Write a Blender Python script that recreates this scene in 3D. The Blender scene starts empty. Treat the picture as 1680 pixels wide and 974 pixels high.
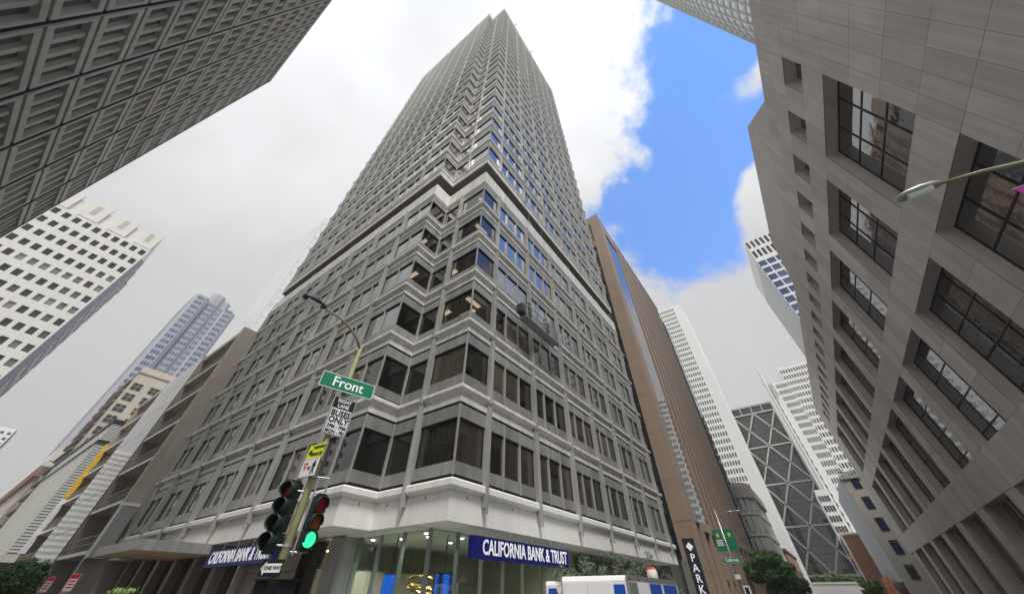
import bpy, bmesh, math, random
from mathutils import Vector, Matrix
rad = math.radians
random.seed(7)
scn = bpy.context.scene
COL = scn.collection
EYE = 2.5

# ------------------------------------------------------------------ camera
cd = bpy.data.cameras.new("camera")
cd.sensor_width = 36.0
cd.lens = 537.378 / 1680 * 36
cd.shift_y = -35.0 / 1680
cd.clip_start = 0.1
cd.clip_end = 5000
cam = bpy.data.objects.new("camera", cd)
COL.objects.link(cam)
cam.location = (0, 0, EYE)
cam.rotation_euler = (rad(90 + 44.427), 0, rad(35.9375 - 90))
scn.camera = cam

# ------------------------------------------------------------------ sky and sun
SUN_EL, SUN_AZ = 60.0, 230.0
wd = bpy.data.worlds.new("World")
scn.world = wd
wd.use_nodes = True
nt = wd.node_tree
nt.nodes.clear()
def N(tree, t, **k):
    n = tree.nodes.new(t)
    for a, b in k.items():
        setattr(n, a, b)
    return n
def mth(tree, op, a, b=None, c=None, clamp=False):
    n = N(tree, 'ShaderNodeMath', operation=op, use_clamp=clamp)
    for i, v in enumerate((a, b, c)):
        if v is None: continue
        if isinstance(v, (int, float)): n.inputs[i].default_value = v
        else: tree.links.new(v, n.inputs[i])
    return n.outputs[0]
out = N(nt, 'ShaderNodeOutputWorld')
sky = N(nt, 'ShaderNodeTexSky', sky_type='NISHITA', sun_disc=False)
sky.sun_elevation = rad(SUN_EL)
sky.sun_rotation = rad(90 - SUN_AZ)
sky.air_density = 1.0
sky.dust_density = 0.2
sky.ozone_density = 3.0
tc = N(nt, 'ShaderNodeTexCoord')
DIR = tc.outputs['Generated']
def fbm(scale, detail, rough=0.55):
    n = N(nt, 'ShaderNodeTexNoise')
    n.inputs['Scale'].default_value = scale
    n.inputs['Detail'].default_value = detail
    n.inputs['Roughness'].default_value = rough
    nt.links.new(DIR, n.inputs['Vector'])
    return n.outputs['Fac']
def gap(az, el, radius):
    a, e = rad(az), rad(el)
    d = N(nt, 'ShaderNodeVectorMath', operation='DOT_PRODUCT')
    nt.links.new(DIR, d.inputs[0])
    d.inputs[1].default_value = (math.cos(a) * math.cos(e), math.sin(a) * math.cos(e), math.sin(e))
    ac = mth(nt, 'ARCCOSINE', d.outputs['Value'])
    return mth(nt, 'SUBTRACT', 1.0, mth(nt, 'DIVIDE', ac, rad(radius)))
g = mth(nt, 'MAXIMUM', gap(-6, 48.5, 13.0), gap(-34, 56, 15.5))
g = mth(nt, 'MAXIMUM', g, gap(-20, 51.5, 13.5))
for (pa, pe, pr) in ((-18.0, 41.0, 7.5), (-22.5, 45.0, 5.0), (-33.5, 55.0, 7.0)):
    g = mth(nt, 'SUBTRACT', g, mth(nt, 'MULTIPLY', mth(nt, 'MAXIMUM', gap(pa, pe, pr), 0.0), 0.85))
n1 = fbm(5.5, 9.0, 0.62)
g2 = mth(nt, 'ADD', g, mth(nt, 'MULTIPLY', mth(nt, 'SUBTRACT', n1, 0.5), 1.5))
mr = N(nt, 'ShaderNodeMapRange', interpolation_type='SMOOTHSTEP')
mr.inputs['From Min'].default_value = -0.08
mr.inputs['From Max'].default_value = 0.24
nt.links.new(g2, mr.inputs['Value'])
blue = mr.outputs['Result']
sep = N(nt, 'ShaderNodeSeparateXYZ')
nt.links.new(DIR, sep.inputs[0])
n2 = fbm(2.3, 6.0, 0.5)
cb = mth(nt, 'ADD', mth(nt, 'MULTIPLY', sep.outputs['Z'], 0.62), mth(nt, 'MULTIPLY', mth(nt, 'SUBTRACT', n2, 0.5), 0.55))
cr = N(nt, 'ShaderNodeValToRGB')
cr.color_ramp.elements[0].position = 0.05
cr.color_ramp.elements[0].color = (0.57, 0.56, 0.555, 1)
cr.color_ramp.elements[1].position = 0.66
cr.color_ramp.elements[1].color = (1.0, 1.02, 1.05, 1)
e = cr.color_ramp.elements.new(0.36); e.color = (0.61, 0.615, 0.625, 1)
nt.links.new(cb, cr.inputs['Fac'])
bgc = N(nt, 'ShaderNodeBackground'); bgc.inputs['Strength'].default_value = 0.71
nt.links.new(cr.outputs['Color'], bgc.inputs['Color'])
bgs = N(nt, 'ShaderNodeBackground'); bgs.inputs['Strength'].default_value = 0.15
tint = N(nt, 'ShaderNodeMix', data_type='RGBA', blend_type='MULTIPLY')
tint.inputs['Factor'].default_value = 1.0
tint.inputs['B'].default_value = (0.70, 1.10, 1.50, 1)
nt.links.new(sky.outputs['Color'], tint.inputs['A'])
nt.links.new(tint.outputs['Result'], bgs.inputs['Color'])
mx = N(nt, 'ShaderNodeMixShader')
nt.links.new(blue, mx.inputs['Fac'])
nt.links.new(bgc.outputs[0], mx.inputs[1])
nt.links.new(bgs.outputs[0], mx.inputs[2])
nt.links.new(mx.outputs[0], out.inputs['Surface'])

sd = bpy.data.lights.new("sun", 'SUN')
sd.energy = 2.6
sd.angle = rad(14)
sd.color = (1.0, 0.955, 0.89)
sun = bpy.data.objects.new("sun", sd)
COL.objects.link(sun)
a_, e_ = rad(SUN_AZ), rad(SUN_EL)
sun.rotation_euler = Vector((math.cos(a_) * math.cos(e_), math.sin(a_) * math.cos(e_), math.sin(e_))).to_track_quat('Z', 'Y').to_euler()
vs = scn.view_settings
vs.view_transform = 'Standard'
vs.look = 'None'
vs.exposure = 0.68
vs.gamma = 1.0
vs.use_curve_mapping = False

# ------------------------------------------------------------------ materials
MATS = {}
def mat(name, col, rough=0.7, var=0.12, scale=1.2, metal=0.0, bump=0.0, bscale=20.0, streak=0.0, orand=0.0, ior=1.45, island=0.0, col2=None, coat=0.0):
    m = bpy.data.materials.new(name)
    m.use_nodes = True
    t = m.node_tree
    p = t.nodes['Principled BSDF']
    p.inputs['Roughness'].default_value = rough
    p.inputs['Metallic'].default_value = metal
    p.inputs['IOR'].default_value = ior
    if coat: p.inputs['Coat Weight'].default_value = coat
    geo = N(t, 'ShaderNodeNewGeometry')
    ns = N(t, 'ShaderNodeTexNoise')
    ns.inputs['Scale'].default_value = scale
    ns.inputs['Detail'].default_value = 7
    ns.inputs['Roughness'].default_value = 0.65
    t.links.new(geo.outputs['Position'], ns.inputs['Vector'])
    f = mth(t, 'ADD', mth(t, 'MULTIPLY', mth(t, 'SUBTRACT', ns.outputs['Fac'], 0.5), 3.2 * var), 1.0)
    if streak:
        mp = N(t, 'ShaderNodeMapping'); mp.inputs['Scale'].default_value = (2.2, 2.2, 0.12)
        t.links.new(geo.outputs['Position'], mp.inputs['Vector'])
        n3 = N(t, 'ShaderNodeTexNoise'); n3.inputs['Scale'].default_value = 1.3; n3.inputs['Detail'].default_value = 6
        t.links.new(mp.outputs[0], n3.inputs['Vector'])
        f = mth(t, 'MULTIPLY', f, mth(t, 'ADD', mth(t, 'MULTIPLY', mth(t, 'SUBTRACT', n3.outputs['Fac'], 0.5), 3.6 * streak), 1.0))
    rnd = None
    if orand:
        oi = N(t, 'ShaderNodeObjectInfo'); rnd = oi.outputs['Random']; amt = orand
    if island:
        rnd = geo.outputs['Random Per Island']; amt = island
    base = N(t, 'ShaderNodeRGB'); base.outputs[0].default_value = (*col, 1)
    basec = base.outputs[0]
    if rnd is not None:
        if col2:
            mixc = N(t, 'ShaderNodeMix', data_type='RGBA')
            t.links.new(mth(t, 'POWER', rnd, 2.4), mixc.inputs['Factor'])
            mixc.inputs['A'].default_value = (*col, 1); mixc.inputs['B'].default_value = (*col2, 1)
            basec = mixc.outputs['Result']
        else:
            f = mth(t, 'MULTIPLY', f, mth(t, 'ADD', mth(t, 'MULTIPLY', mth(t, 'SUBTRACT', rnd, 0.5), 2 * amt), 1.0))
    hv = N(t, 'ShaderNodeVectorMath', operation='SCALE')
    t.links.new(basec, hv.inputs[0]); t.links.new(f, hv.inputs['Scale'])
    t.links.new(hv.outputs[0], p.inputs['Base Color'])
    if bump:
        nb = N(t, 'ShaderNodeTexNoise'); nb.inputs['Scale'].default_value = bscale; nb.inputs['Detail'].default_value = 4
        t.links.new(geo.outputs['Position'], nb.inputs['Vector'])
        b = N(t, 'ShaderNodeBump'); b.inputs['Strength'].default_value = bump; b.inputs['Distance'].default_value = 0.05
        t.links.new(nb.outputs['Fac'], b.inputs['Height']); t.links.new(b.outputs[0], p.inputs['Normal'])
    MATS[name] = m
    return m
def emit(name, col, s):
    m = bpy.data.materials.new(name); m.use_nodes = True
    p = m.node_tree.nodes['Principled BSDF']
    p.inputs['Base Color'].default_value = (*col, 1)
    p.inputs['Emission Color'].default_value = (*col, 1); p.inputs['Emission Strength'].default_value = s
    MATS[name] = m
    return m
def clear_glass(name, tint, refl=1.5):
    m = bpy.data.materials.new(name); m.use_nodes = True
    t = m.node_tree; t.nodes.clear()
    o = N(t, 'ShaderNodeOutputMaterial'); tr = N(t, 'ShaderNodeBsdfTransparent'); gl = N(t, 'ShaderNodeBsdfGlossy')
    tr.inputs[0].default_value = (*tint, 1); gl.inputs['Roughness'].default_value = 0.02
    fr = N(t, 'ShaderNodeLayerWeight'); fr.inputs['Blend'].default_value = 0.5
    fa = mth(t, 'ADD', mth(t, 'MULTIPLY', mth(t, 'POWER', fr.outputs['Facing'], 3.0), 0.55), 0.05)
    ms = N(t, 'ShaderNodeMixShader')
    t.links.new(fa, ms.inputs[0]); t.links.new(tr.outputs[0], ms.inputs[1]); t.links.new(gl.outputs[0], ms.inputs[2])
    t.links.new(ms.outputs[0], o.inputs[0])
    MATS[name] = m
    return m
mat('asphalt', (0.05, 0.05, 0.052), 0.9, 0.25, 2.0, bump=0.3, bscale=60)
mat('sidewalk', (0.28, 0.27, 0.255), 0.85, 0.15, 1.0)
mat('kerb', (0.32, 0.31, 0.3), 0.85, 0.15)
mat('paint', (0.75, 0.75, 0.72), 0.7, 0.15)
mat('t_panel', (0.275, 0.275, 0.268), 0.42, 0.14, 0.5, metal=0.25, streak=0.26, orand=0.17)
mat('t_panelw', (0.27, 0.272, 0.275), 0.42, 0.14, 0.5, metal=0.25, streak=0.26, island=0.10)
mat('t_band', (0.64, 0.635, 0.605), 0.6, 0.14, 0.6, streak=0.24)
mat('t_base', (0.70, 0.70, 0.675), 0.7, 0.07, 0.8, streak=0.07, bump=0.03, bscale=12)
mat('t_fin', (0.33, 0.33, 0.318), 0.45, 0.14, 0.6, metal=0.2, streak=0.25)
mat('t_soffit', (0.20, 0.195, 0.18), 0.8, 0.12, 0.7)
mat('black', (0.008, 0.008, 0.009), 0.5, 0.1)
mat('t_glass', (0.014, 0.013, 0.012), 0.02, 0.1, ior=4.2, orand=1.0, col2=(0.05, 0.046, 0.04), bump=0.012, bscale=0.9)
mat('k_glass', (0.008, 0.0075, 0.007), 0.025, 0.1, ior=1.75, orand=1.0, col2=(0.09, 0.077, 0.058), bump=0.015, bscale=0.9)
mat('n_glass', (0.012, 0.011, 0.010), 0.03, 0.1, ior=1.7, orand=1.0, col2=(0.10, 0.086, 0.062), bump=0.012, bscale=0.9)
mat('n_glassu', (0.015, 0.014, 0.012), 0.28, 0.1, ior=1.45, island=1.0, col2=(0.12, 0.105, 0.08))
mat('t_glassu', (0.016, 0.016, 0.017), 0.03, 0.1, ior=4.2, island=1.0, col2=(0.07, 0.065, 0.06), bump=0.010, bscale=0.9)
mat('core', (0.12, 0.12, 0.12), 0.9, 0.1)
mat('stone_grey', (0.57, 0.53, 0.51), 0.62, 0.12, 0.8, streak=0.16, orand=0.12, bump=0.04, bscale=40)
mat('stone_greyj', (0.57, 0.53, 0.51), 0.62, 0.12, 0.8, streak=0.16, island=0.12)
mat('stone_joint', (0.14, 0.13, 0.125), 0.9, 0.1)
mat('r_glass', (0.02, 0.022, 0.022), 0.02, 0.1, ior=3.3, orand=1.0, col2=(0.05, 0.05, 0.045), bump=0.2, bscale=0.7)
mat('r_mull', (0.03, 0.03, 0.032), 0.4, 0.1, metal=0.5)
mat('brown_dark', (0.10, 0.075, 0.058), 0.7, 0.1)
mat('brown', (0.30, 0.222, 0.168), 0.6, 0.10, 0.7, streak=0.10, orand=0.06)
mat('b_glassd', (0.02, 0.018, 0.016), 0.2, 0.1, ior=1.4)
mat('b_glass', (0.012, 0.014, 0.018), 0.02, 0.1, ior=2.2, orand=1.0, col2=(0.03, 0.035, 0.04), bump=0.03, bscale=0.5)
mat('strip_glass', (0.012, 0.014, 0.018), 0.02, 0.1, ior=2.8, orand=1.0, col2=(0.03, 0.035, 0.04), bump=0.03, bscale=0.5)
mat('dark_stone', (0.44, 0.425, 0.40), 0.75, 0.14, 0.8, streak=0.16, orand=0.08)
mat('dark_metal', (0.05, 0.055, 0.075), 0.4, 0.1, metal=0.6)
mat('d_glass', (0.02, 0.021, 0.023), 0.03, 0.1, ior=3.2, orand=1.0, col2=(0.06, 0.06, 0.055))
mat('white_stone', (0.72, 0.71, 0.68), 0.7, 0.06, 0.3, streak=0.06)
mat('white_far', (0.78, 0.78, 0.77), 0.7, 0.04, 0.2)
mat('w_glass', (0.02, 0.032, 0.033), 0.05, 0.1, ior=1.5, orand=1.0, col2=(0.26, 0.29, 0.27))
mat('far_glass', (0.03, 0.033, 0.036), 0.18, 0.1, ior=1.45, island=1.0, col2=(0.10, 0.105, 0.105))
mat('bluegrey', (0.36, 0.365, 0.41), 0.6, 0.06, 0.2)
mat('navy_glass', (0.02, 0.03, 0.06), 0.05, 0.1, ior=1.6)
mat('blue_glass', (0.03, 0.065, 0.19), 0.05, 0.1, ior=2.0, island=1.0, col2=(0.10, 0.16, 0.33))
mat('beige', (0.55, 0.51, 0.43), 0.75, 0.08, 0.3, streak=0.08)
mat("brick_pink", (0.42, 0.24, 0.19), 0.85, 0.08, 0.4)
mat('beige_trim', (0.27, 0.22, 0.17), 0.8, 0.1)
mat('louver', (0.46, 0.47, 0.45), 0.5, 0.06, 0.4)
mat('concrete', (0.36, 0.325, 0.29), 0.8, 0.12, 0.7, streak=0.12)
mat('slab', (0.42, 0.40, 0.36), 0.8, 0.1, 0.7)
mat('pale_glass', (0.66, 0.72, 0.76), 0.15, 0.04, ior=1.5, island=0.08)
mat('pier_glass', (0.20, 0.19, 0.175), 0.04, 0.05, ior=2.0, bump=0.10, bscale=0.8, orand=0.2)
mat('brace_steel', (0.50, 0.48, 0.44), 0.5, 0.08, 0.3)
mat('brace_glass', (0.028, 0.025, 0.021), 0.03, 0.1, ior=1.9, island=0.3, bump=0.02, bscale=0.1)
mat('ornate', (0.46, 0.44, 0.41), 0.8, 0.14, 0.3)
mat('brick_red', (0.36, 0.19, 0.135), 0.85, 0.15, 0.6)
mat('pole_green', (0.235, 0.23, 0.12), 0.5, 0.14, 3.0, streak=0.15)
mat('galv', (0.38, 0.39, 0.39), 0.4, 0.1, 5, metal=0.6)
mat('signal_green', (0.008, 0.022, 0.019), 0.45, 0.15, 4)
mat('lens_red', (0.16, 0.008, 0.012), 0.2, 0.05)
mat('lens_amber', (0.14, 0.045, 0.01), 0.2, 0.05)
mat('lens_dark', (0.01, 0.01, 0.011), 0.25, 0.05)
emit('lens_go', (0.03, 0.95, 0.33), 0.9)
mat('sign_green', (0.004, 0.19, 0.10), 0.4, 0.05)
mat('sign_white', (0.74, 0.75, 0.77), 0.45, 0.05)
mat('sign_black', (0.010, 0.012, 0.018), 0.45, 0.05)
mat('sign_yellow', (0.72, 0.80, 0.03), 0.45, 0.05)
mat('sign_red', (0.62, 0.03, 0.03), 0.45, 0.05)
mat('bank_blue', (0.006, 0.010, 0.135), 0.35, 0.06)
emit('letter_white', (0.85, 0.86, 0.9), 0.10)
mat('truck_white', (0.80, 0.80, 0.81), 0.35, 0.03, 1.0, coat=0.3)
mat('truck_blue', (0.012, 0.075, 0.42), 0.35, 0.05)
mat('rubber', (0.02, 0.02, 0.02), 0.8, 0.1)
mat('gold', (0.70, 0.42, 0.14), 0.25, 0.05, metal=1.0)
emit('lamp_warm', (1.0, 0.9, 0.72), 9.0)
emit('lamp_strip', (1.0, 0.82, 0.45), 3.0)
mat('lobby_wall', (0.50, 0.435, 0.35), 0.8, 0.06)
mat('lobby_floor', (0.25, 0.22, 0.19), 0.3, 0.06)
mat('wood', (0.62, 0.44, 0.25), 0.6, 0.25, 3.0, orand=0.15)
mat('stone_brown', (0.20, 0.165, 0.145), 0.45, 0.12, 1.0, orand=0.08)
clear_glass('lobby_glass', (0.72, 0.82, 0.78), 1.6)
clear_glass('corner_glass', (0.40, 0.385, 0.36), 1.6)
emit('ceiling_light', (1.0, 0.86, 0.62), 2.2)
mat('leaf_dark', (0.065, 0.15, 0.04), 0.6, 0.3, 3.0, island=0.55)
mat('leaf_olive', (0.10, 0.13, 0.07), 0.6, 0.3, 3.0, island=0.5)
mat('leaf_light', (0.13, 0.22, 0.05), 0.6, 0.3, 3.0, island=0.5)
mat('bark', (0.10, 0.075, 0.055), 0.9, 0.2, 6)
mat('orange', (0.85, 0.22, 0.03), 0.6, 0.1)
mat('magenta', (0.55, 0.03, 0.40), 0.5, 0.05)
mat('work_dark', (0.02, 0.022, 0.035), 0.8, 0.1)
mat('skin', (0.42, 0.25, 0.17), 0.6, 0.05)
mat('yellow_paint', (0.75, 0.45, 0.04), 0.6, 0.08)
def screen_mat():
    m = bpy.data.materials.new('screen_blue'); m.use_nodes = True
    t = m.node_tree; p = t.nodes['Principled BSDF']
    g = N(t, 'ShaderNodeNewGeometry'); w = N(t, 'ShaderNodeTexWave'); w.inputs['Scale'].default_value = 0.55; w.inputs['Distortion'].default_value = 0.6
    t.links.new(g.outputs['Position'], w.inputs['Vector'])
    r = N(t, 'ShaderNodeValToRGB'); r.color_ramp.elements[0].color = (0.0, 0.005, 0.05, 1); r.color_ramp.elements[1].color = (0.02, 0.16, 0.9, 1)
    t.links.new(w.outputs['Fac'], r.inputs[0]); t.links.new(r.outputs[0], p.inputs['Emission Color']); p.inputs['Emission Strength'].default_value = 0.7
    p.inputs['Base Color'].default_value = (0.0, 0.01, 0.05, 1); p.inputs['Roughness'].default_value = 0.15
    MATS['screen_blue'] = m
screen_mat()

# ------------------------------------------------------------------ mesh helpers
def link(name, data, parent=None, inv=None):
    o = bpy.data.objects.new(name, data)
    COL.objects.link(o)
    if parent is not None:
        o.parent = parent
        b = parent.get('_base')
        if b is not None: o.matrix_parent_inverse = Matrix.Translation((-b[0], -b[1], -b[2]))
        elif parent.parent is not None and parent.parent.get('_base') is not None and parent.type == 'MESH':
            o.matrix_parent_inverse = parent.matrix_basis.inverted()
    return o
ROOTS = []
def thing(name, base, label, cat, group=None, world=True, rotz=0.0):
    """Empty at the base; world=True: children are given in world coordinates"""
    o = bpy.data.objects.new(name, None)
    COL.objects.link(o)
    o.location = base
    o.empty_display_size = 0.3
    if rotz: o.rotation_euler = (0, 0, rotz)
    if world: o['_base'] = list(base)
    o['label'] = label; o['category'] = cat
    if group: o['group'] = group
    ROOTS.append(o)
    return o
def tag(o, label, cat, group=None):
    o['label'] = label; o['category'] = cat
    if group: o['group'] = group
    return o
def struct(o):
    o['kind'] = 'structure'
    return o
CUBES = {}
CF = [(0, 3, 2, 1), (4, 5, 6, 7), (0, 1, 5, 4), (1, 2, 6, 5), (2, 3, 7, 6), (3, 0, 4, 7)]
def cube(m):
    if m not in CUBES:
        me = bpy.data.meshes.new('piece_' + m)
        v = [(-.5, -.5, -.5), (.5, -.5, -.5), (.5, .5, -.5), (-.5, .5, -.5), (-.5, -.5, .5), (.5, -.5, .5), (.5, .5, .5), (-.5, .5, .5)]
        me.from_pydata(v, [], CF); me.materials.append(MATS[m]); CUBES[m] = me
    return CUBES[m]
def piece(name, lo, hi, m, parent):
    o = link(name, cube(m), parent)
    o.location = [(lo[i] + hi[i]) / 2 for i in range(3)]
    o.scale = [abs(hi[i] - lo[i]) for i in range(3)]
    return o
class MB:
    def __init__(s): s.v = []; s.f = []
    def box(s, lo, hi):
        b = len(s.v)
        x0, y0, z0 = [min(lo[i], hi[i]) for i in range(3)]; x1, y1, z1 = [max(lo[i], hi[i]) for i in range(3)]
        s.v += [(x0, y0, z0), (x1, y0, z0), (x1, y1, z0), (x0, y1, z0), (x0, y0, z1), (x1, y0, z1), (x1, y1, z1), (x0, y1, z1)]
        s.f += [tuple(b + i for i in q) for q in CF]
        return s
    def prism(s, poly, z0, z1):
        """poly: CCW xy; z0/z1 heights"""
        b = len(s.v); n = len(poly)
        s.v += [(p[0], p[1], z0) for p in poly] + [(p[0], p[1], z1) for p in poly]
        s.f.append(tuple(b + i for i in reversed(range(n)))); s.f.append(tuple(b + n + i for i in range(n)))
        for i in range(n): s.f.append((b + i, b + (i + 1) % n, b + n + (i + 1) % n, b + n + i))
        return s
    def prism_y(s, poly, y0, y1):
        """poly in xz, extruded along y"""
        b = len(s.v); n = len(poly)
        s.v += [(p[0], y0, p[1]) for p in poly] + [(p[0], y1, p[1]) for p in poly]
        s.f.append(tuple(b + i for i in range(n))); s.f.append(tuple(b + n + i for i in reversed(range(n))))
        for i in range(n): s.f.append((b + i, b + n + i, b + n + (i + 1) % n, b + (i + 1) % n))
        return s
    def tube(s, pts, r, n=8, caps=True):
        pts = [Vector(p) for p in pts]
        rs = r if isinstance(r, (list, tuple)) else [r] * len(pts)
        b = len(s.v)
        for i, p in enumerate(pts):
            d = (pts[min(i + 1, len(pts) - 1)] - pts[max(i - 1, 0)]).normalized()
            u = d.cross(Vector((0, 0, 1)))
            if u.length < 1e-3: u = d.cross(Vector((1, 0, 0)))
            u.normalize(); w = d.cross(u)
            for k in range(n):
                a = 2 * math.pi * k / n
                s.v.append(tuple(p + (u * math.cos(a) + w * math.sin(a)) * rs[i]))
        for i in range(len(pts) - 1):
            for k in range(n):
                s.f.append((b + i * n + k, b + i * n + (k + 1) % n, b + (i + 1) * n + (k + 1) % n, b + (i + 1) * n + k))
        if caps:
            s.f.append(tuple(b + k for k in reversed(range(n)))); e = b + (len(pts) - 1) * n
            s.f.append(tuple(e + k for k in range(n)))
        return s
    def bar(s, p0, p1, w, h=None):
        """square bar between two points"""
        h = h or w
        p0, p1 = Vector(p0), Vector(p1); d = (p1 - p0).normalized()
        u = d.cross(Vector((0, 0, 1)))
        if u.length < 1e-3: u = Vector((1, 0, 0))
        u.normalize(); q = u.cross(d)
        b = len(s.v)
        for p in (p0, p1):
            for su, sq in ((-1, -1), (1, -1), (1, 1), (-1, 1)):
                s.v.append(tuple(p + u * su * w / 2 + q * sq * h / 2))
        s.f += [tuple(b + i for i in qd) for qd in CF]
        return s
    def disc_ring(s, c, axis, r0, r1, depth, n=20, a0=0, a1=2 * math.pi):
        """hollow cylinder from c along axis, radius r0 at start, r1 at end"""
        c, ax = Vector(c), Vector(axis).normalized()
        u = ax.cross(Vector((0, 0, 1)))
        if u.length < 1e-3: u = Vector((1, 0, 0))
        u.normalize(); w = u.cross(ax)
        b = len(s.v); full = abs(a1 - a0 - 2 * math.pi) < 1e-6; m = n if full else n + 1
        for k in range(m):
            a = a0 + (a1 - a0) * k / n
            e = u * math.cos(a) + w * math.sin(a)
            s.v += [tuple(c + e * r0), tuple(c + e * r1 + ax * depth), tuple(c + e * (r1 - 0.012) + ax * depth), tuple(c + e * (r0 - 0.012))]
        for k in range(n):
            i, j = b + 4 * k, b + 4 * ((k + 1) % m)
            s.f += [(i, j, j + 1, i + 1), (i + 1, j + 1, j + 2, i + 2), (i + 2, j + 2, j + 3, i + 3)]
        return s
    def disc(s, c, axis, r, n=20, bulge=0.0):
        c, ax = Vector(c), Vector(axis).normalized()
        u = ax.cross(Vector((0, 0, 1)))
        if u.length < 1e-3: u = Vector((1, 0, 0))
        u.normalize(); w = u.cross(ax); b = len(s.v)
        s.v.append(tuple(c + ax * bulge))
        for k in range(n):
            a = 2 * math.pi * k / n
            s.v.append(tuple(c + (u * math.cos(a) + w * math.sin(a)) * r))
        for k in range(n): s.f.append((b, b + 1 + k, b + 1 + (k + 1) % n))
        return s
    def sweep(s, path, prof):
        """open plan path, closed profile of (outward, z); outward is to the right of travel"""
        path = [Vector(p) for p in path]; n = len(path); m = len(prof); b = len(s.v)
        nor = []
        for i in range(n - 1):
            d = (path[i + 1] - path[i]).normalized(); nor.append(Vector((d.y, -d.x)))
        for i in range(n):
            if i == 0: o = nor[0]
            elif i == n - 1: o = nor[-1]
            else:
                q, r = nor[i - 1], nor[i]; o = (q + r) / (1 + q.dot(r))
            for (d, z) in prof: s.v.append((path[i].x + o.x * d, path[i].y + o.y * d, z))
        for i in range(n - 1):
            for k in range(m):
                s.f.append((b + i * m + k, b + (i + 1) * m + k, b + (i + 1) * m + (k + 1) % m, b + i * m + (k + 1) % m))
        s.f.append(tuple(b + k for k in range(m))); e = b + (n - 1) * m
        s.f.append(tuple(e + k for k in reversed(range(m))))
        return s
    def build(s, name, m, parent=None, smooth=False, kind=None):
        me = bpy.data.meshes.new(name)
        me.from_pydata(s.v, [], s.f)
        bm = bmesh.new(); bm.from_mesh(me); bmesh.ops.recalc_face_normals(bm, faces=bm.faces); bm.to_mesh(me); bm.free()
        for k in (m if isinstance(m, (list, tuple)) else [m]): me.materials.append(MATS[k])
        if smooth:
            for p in me.polygons: p.use_smooth = True
        o = link(name, me, parent)
        if kind: o['kind'] = kind
        return o
class Face:
    """axis-aligned facade: axis 'x' or 'y' = normal axis, plane = its coordinate, sgn = outward sign; u runs along the other axis"""
    def __init__(s, axis, plane, sgn): s.a = axis; s.p = plane; s.s = sgn
    def lh(s, u0, u1, d0, d1, z0, z1):
        c0, c1 = s.p + s.s * d0, s.p + s.s * d1
        if c0 > c1: c0, c1 = c1, c0
        if u0 > u1: u0, u1 = u1, u0
        return ((c0, u0, z0), (c1, u1, z1)) if s.a == 'x' else ((u0, c0, z0), (u1, c1, z1))
def text(body, size, name, m, parent, loc, rot, extrude=0.004, bold=0.0, sx=1.0, align='CENTER', spacing=1.0):
    cu = bpy.data.curves.new('txt', 'FONT')
    cu.body = body; cu.size = size; cu.extrude = extrude; cu.align_x = align; cu.align_y = 'CENTER'; cu.offset = bold
    cu.space_character = spacing; cu.resolution_u = 3
    to = bpy.data.objects.new('txt', cu); COL.objects.link(to)
    bpy.context.view_layer.update()
    me = bpy.data.meshes.new_from_object(to.evaluated_get(bpy.context.evaluated_depsgraph_get()))
    bpy.data.objects.remove(to); bpy.data.curves.remove(cu)
    me.materials.clear(); me.materials.append(MATS[m])
    o = link(name, me, parent)
    o.location = loc; o.rotation_euler = rot; o.scale = (sx, 1, 1)
    return o
def gridface(root, F, u0, u1, z0, z1, nc, nr, wu, wz, wall, glass, depth=0.35, indiv=0, frame='facade_frame', skip=None, pane='window', margin=(0, 0)):
    """wall of spandrels and piers proud of recessed panes"""
    fr = MB(); uu0, uu1 = u0 + margin[0], u1 - margin[1]
    cu, cz = (uu1 - uu0) / nc, (z1 - z0) / nr
    su, sz = cu * (1 - wu) / 2, cz * (1 - wz) / 2
    for r in range(nr + 1):
        a = z0 if r == 0 else z0 + r * cz - sz
        b = z1 if r == nr else z0 + r * cz + sz
        fr.box(*F.lh(u0, u1, -depth, 0, a, b))
    for c in range(nc + 1):
        a = u0 if c == 0 else uu0 + c * cu - su
        b = u1 if c == nc else uu0 + c * cu + su
        for r in range(nr):
            fr.box(*F.lh(a, b, -depth, -0.004, z0 + r * cz + sz, z0 + (r + 1) * cz - sz))
    fr.build(frame, wall, root)
    rest = MB(); k = 0
    cells = [(r, c) for r in range(nr) for c in range(nc)]
    if indiv: cells.sort(key=lambda q: indiv_key(F, uu0 + (q[1] + .5) * cu, z0 + (q[0] + .5) * cz))
    for r, c in cells:
        lo, hi = F.lh(uu0 + c * cu + su * .9, uu0 + (c + 1) * cu - su * .9, -depth - .03, -depth + .04, z0 + r * cz + sz * .9, z0 + (r + 1) * cz - sz * .9)
        if k < indiv: piece(pane, lo, hi, glass, root); k += 1
        else: rest.box(lo, hi)
    if rest.v: rest.build(pane + '_panes', glass, root, kind='stuff')
def indiv_key(F, u, z):
    p = (F.p, u, z) if F.a == 'x' else (u, F.p, z)
    return p[0] ** 2 + p[1] ** 2 + (p[2] - EYE) ** 2

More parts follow.
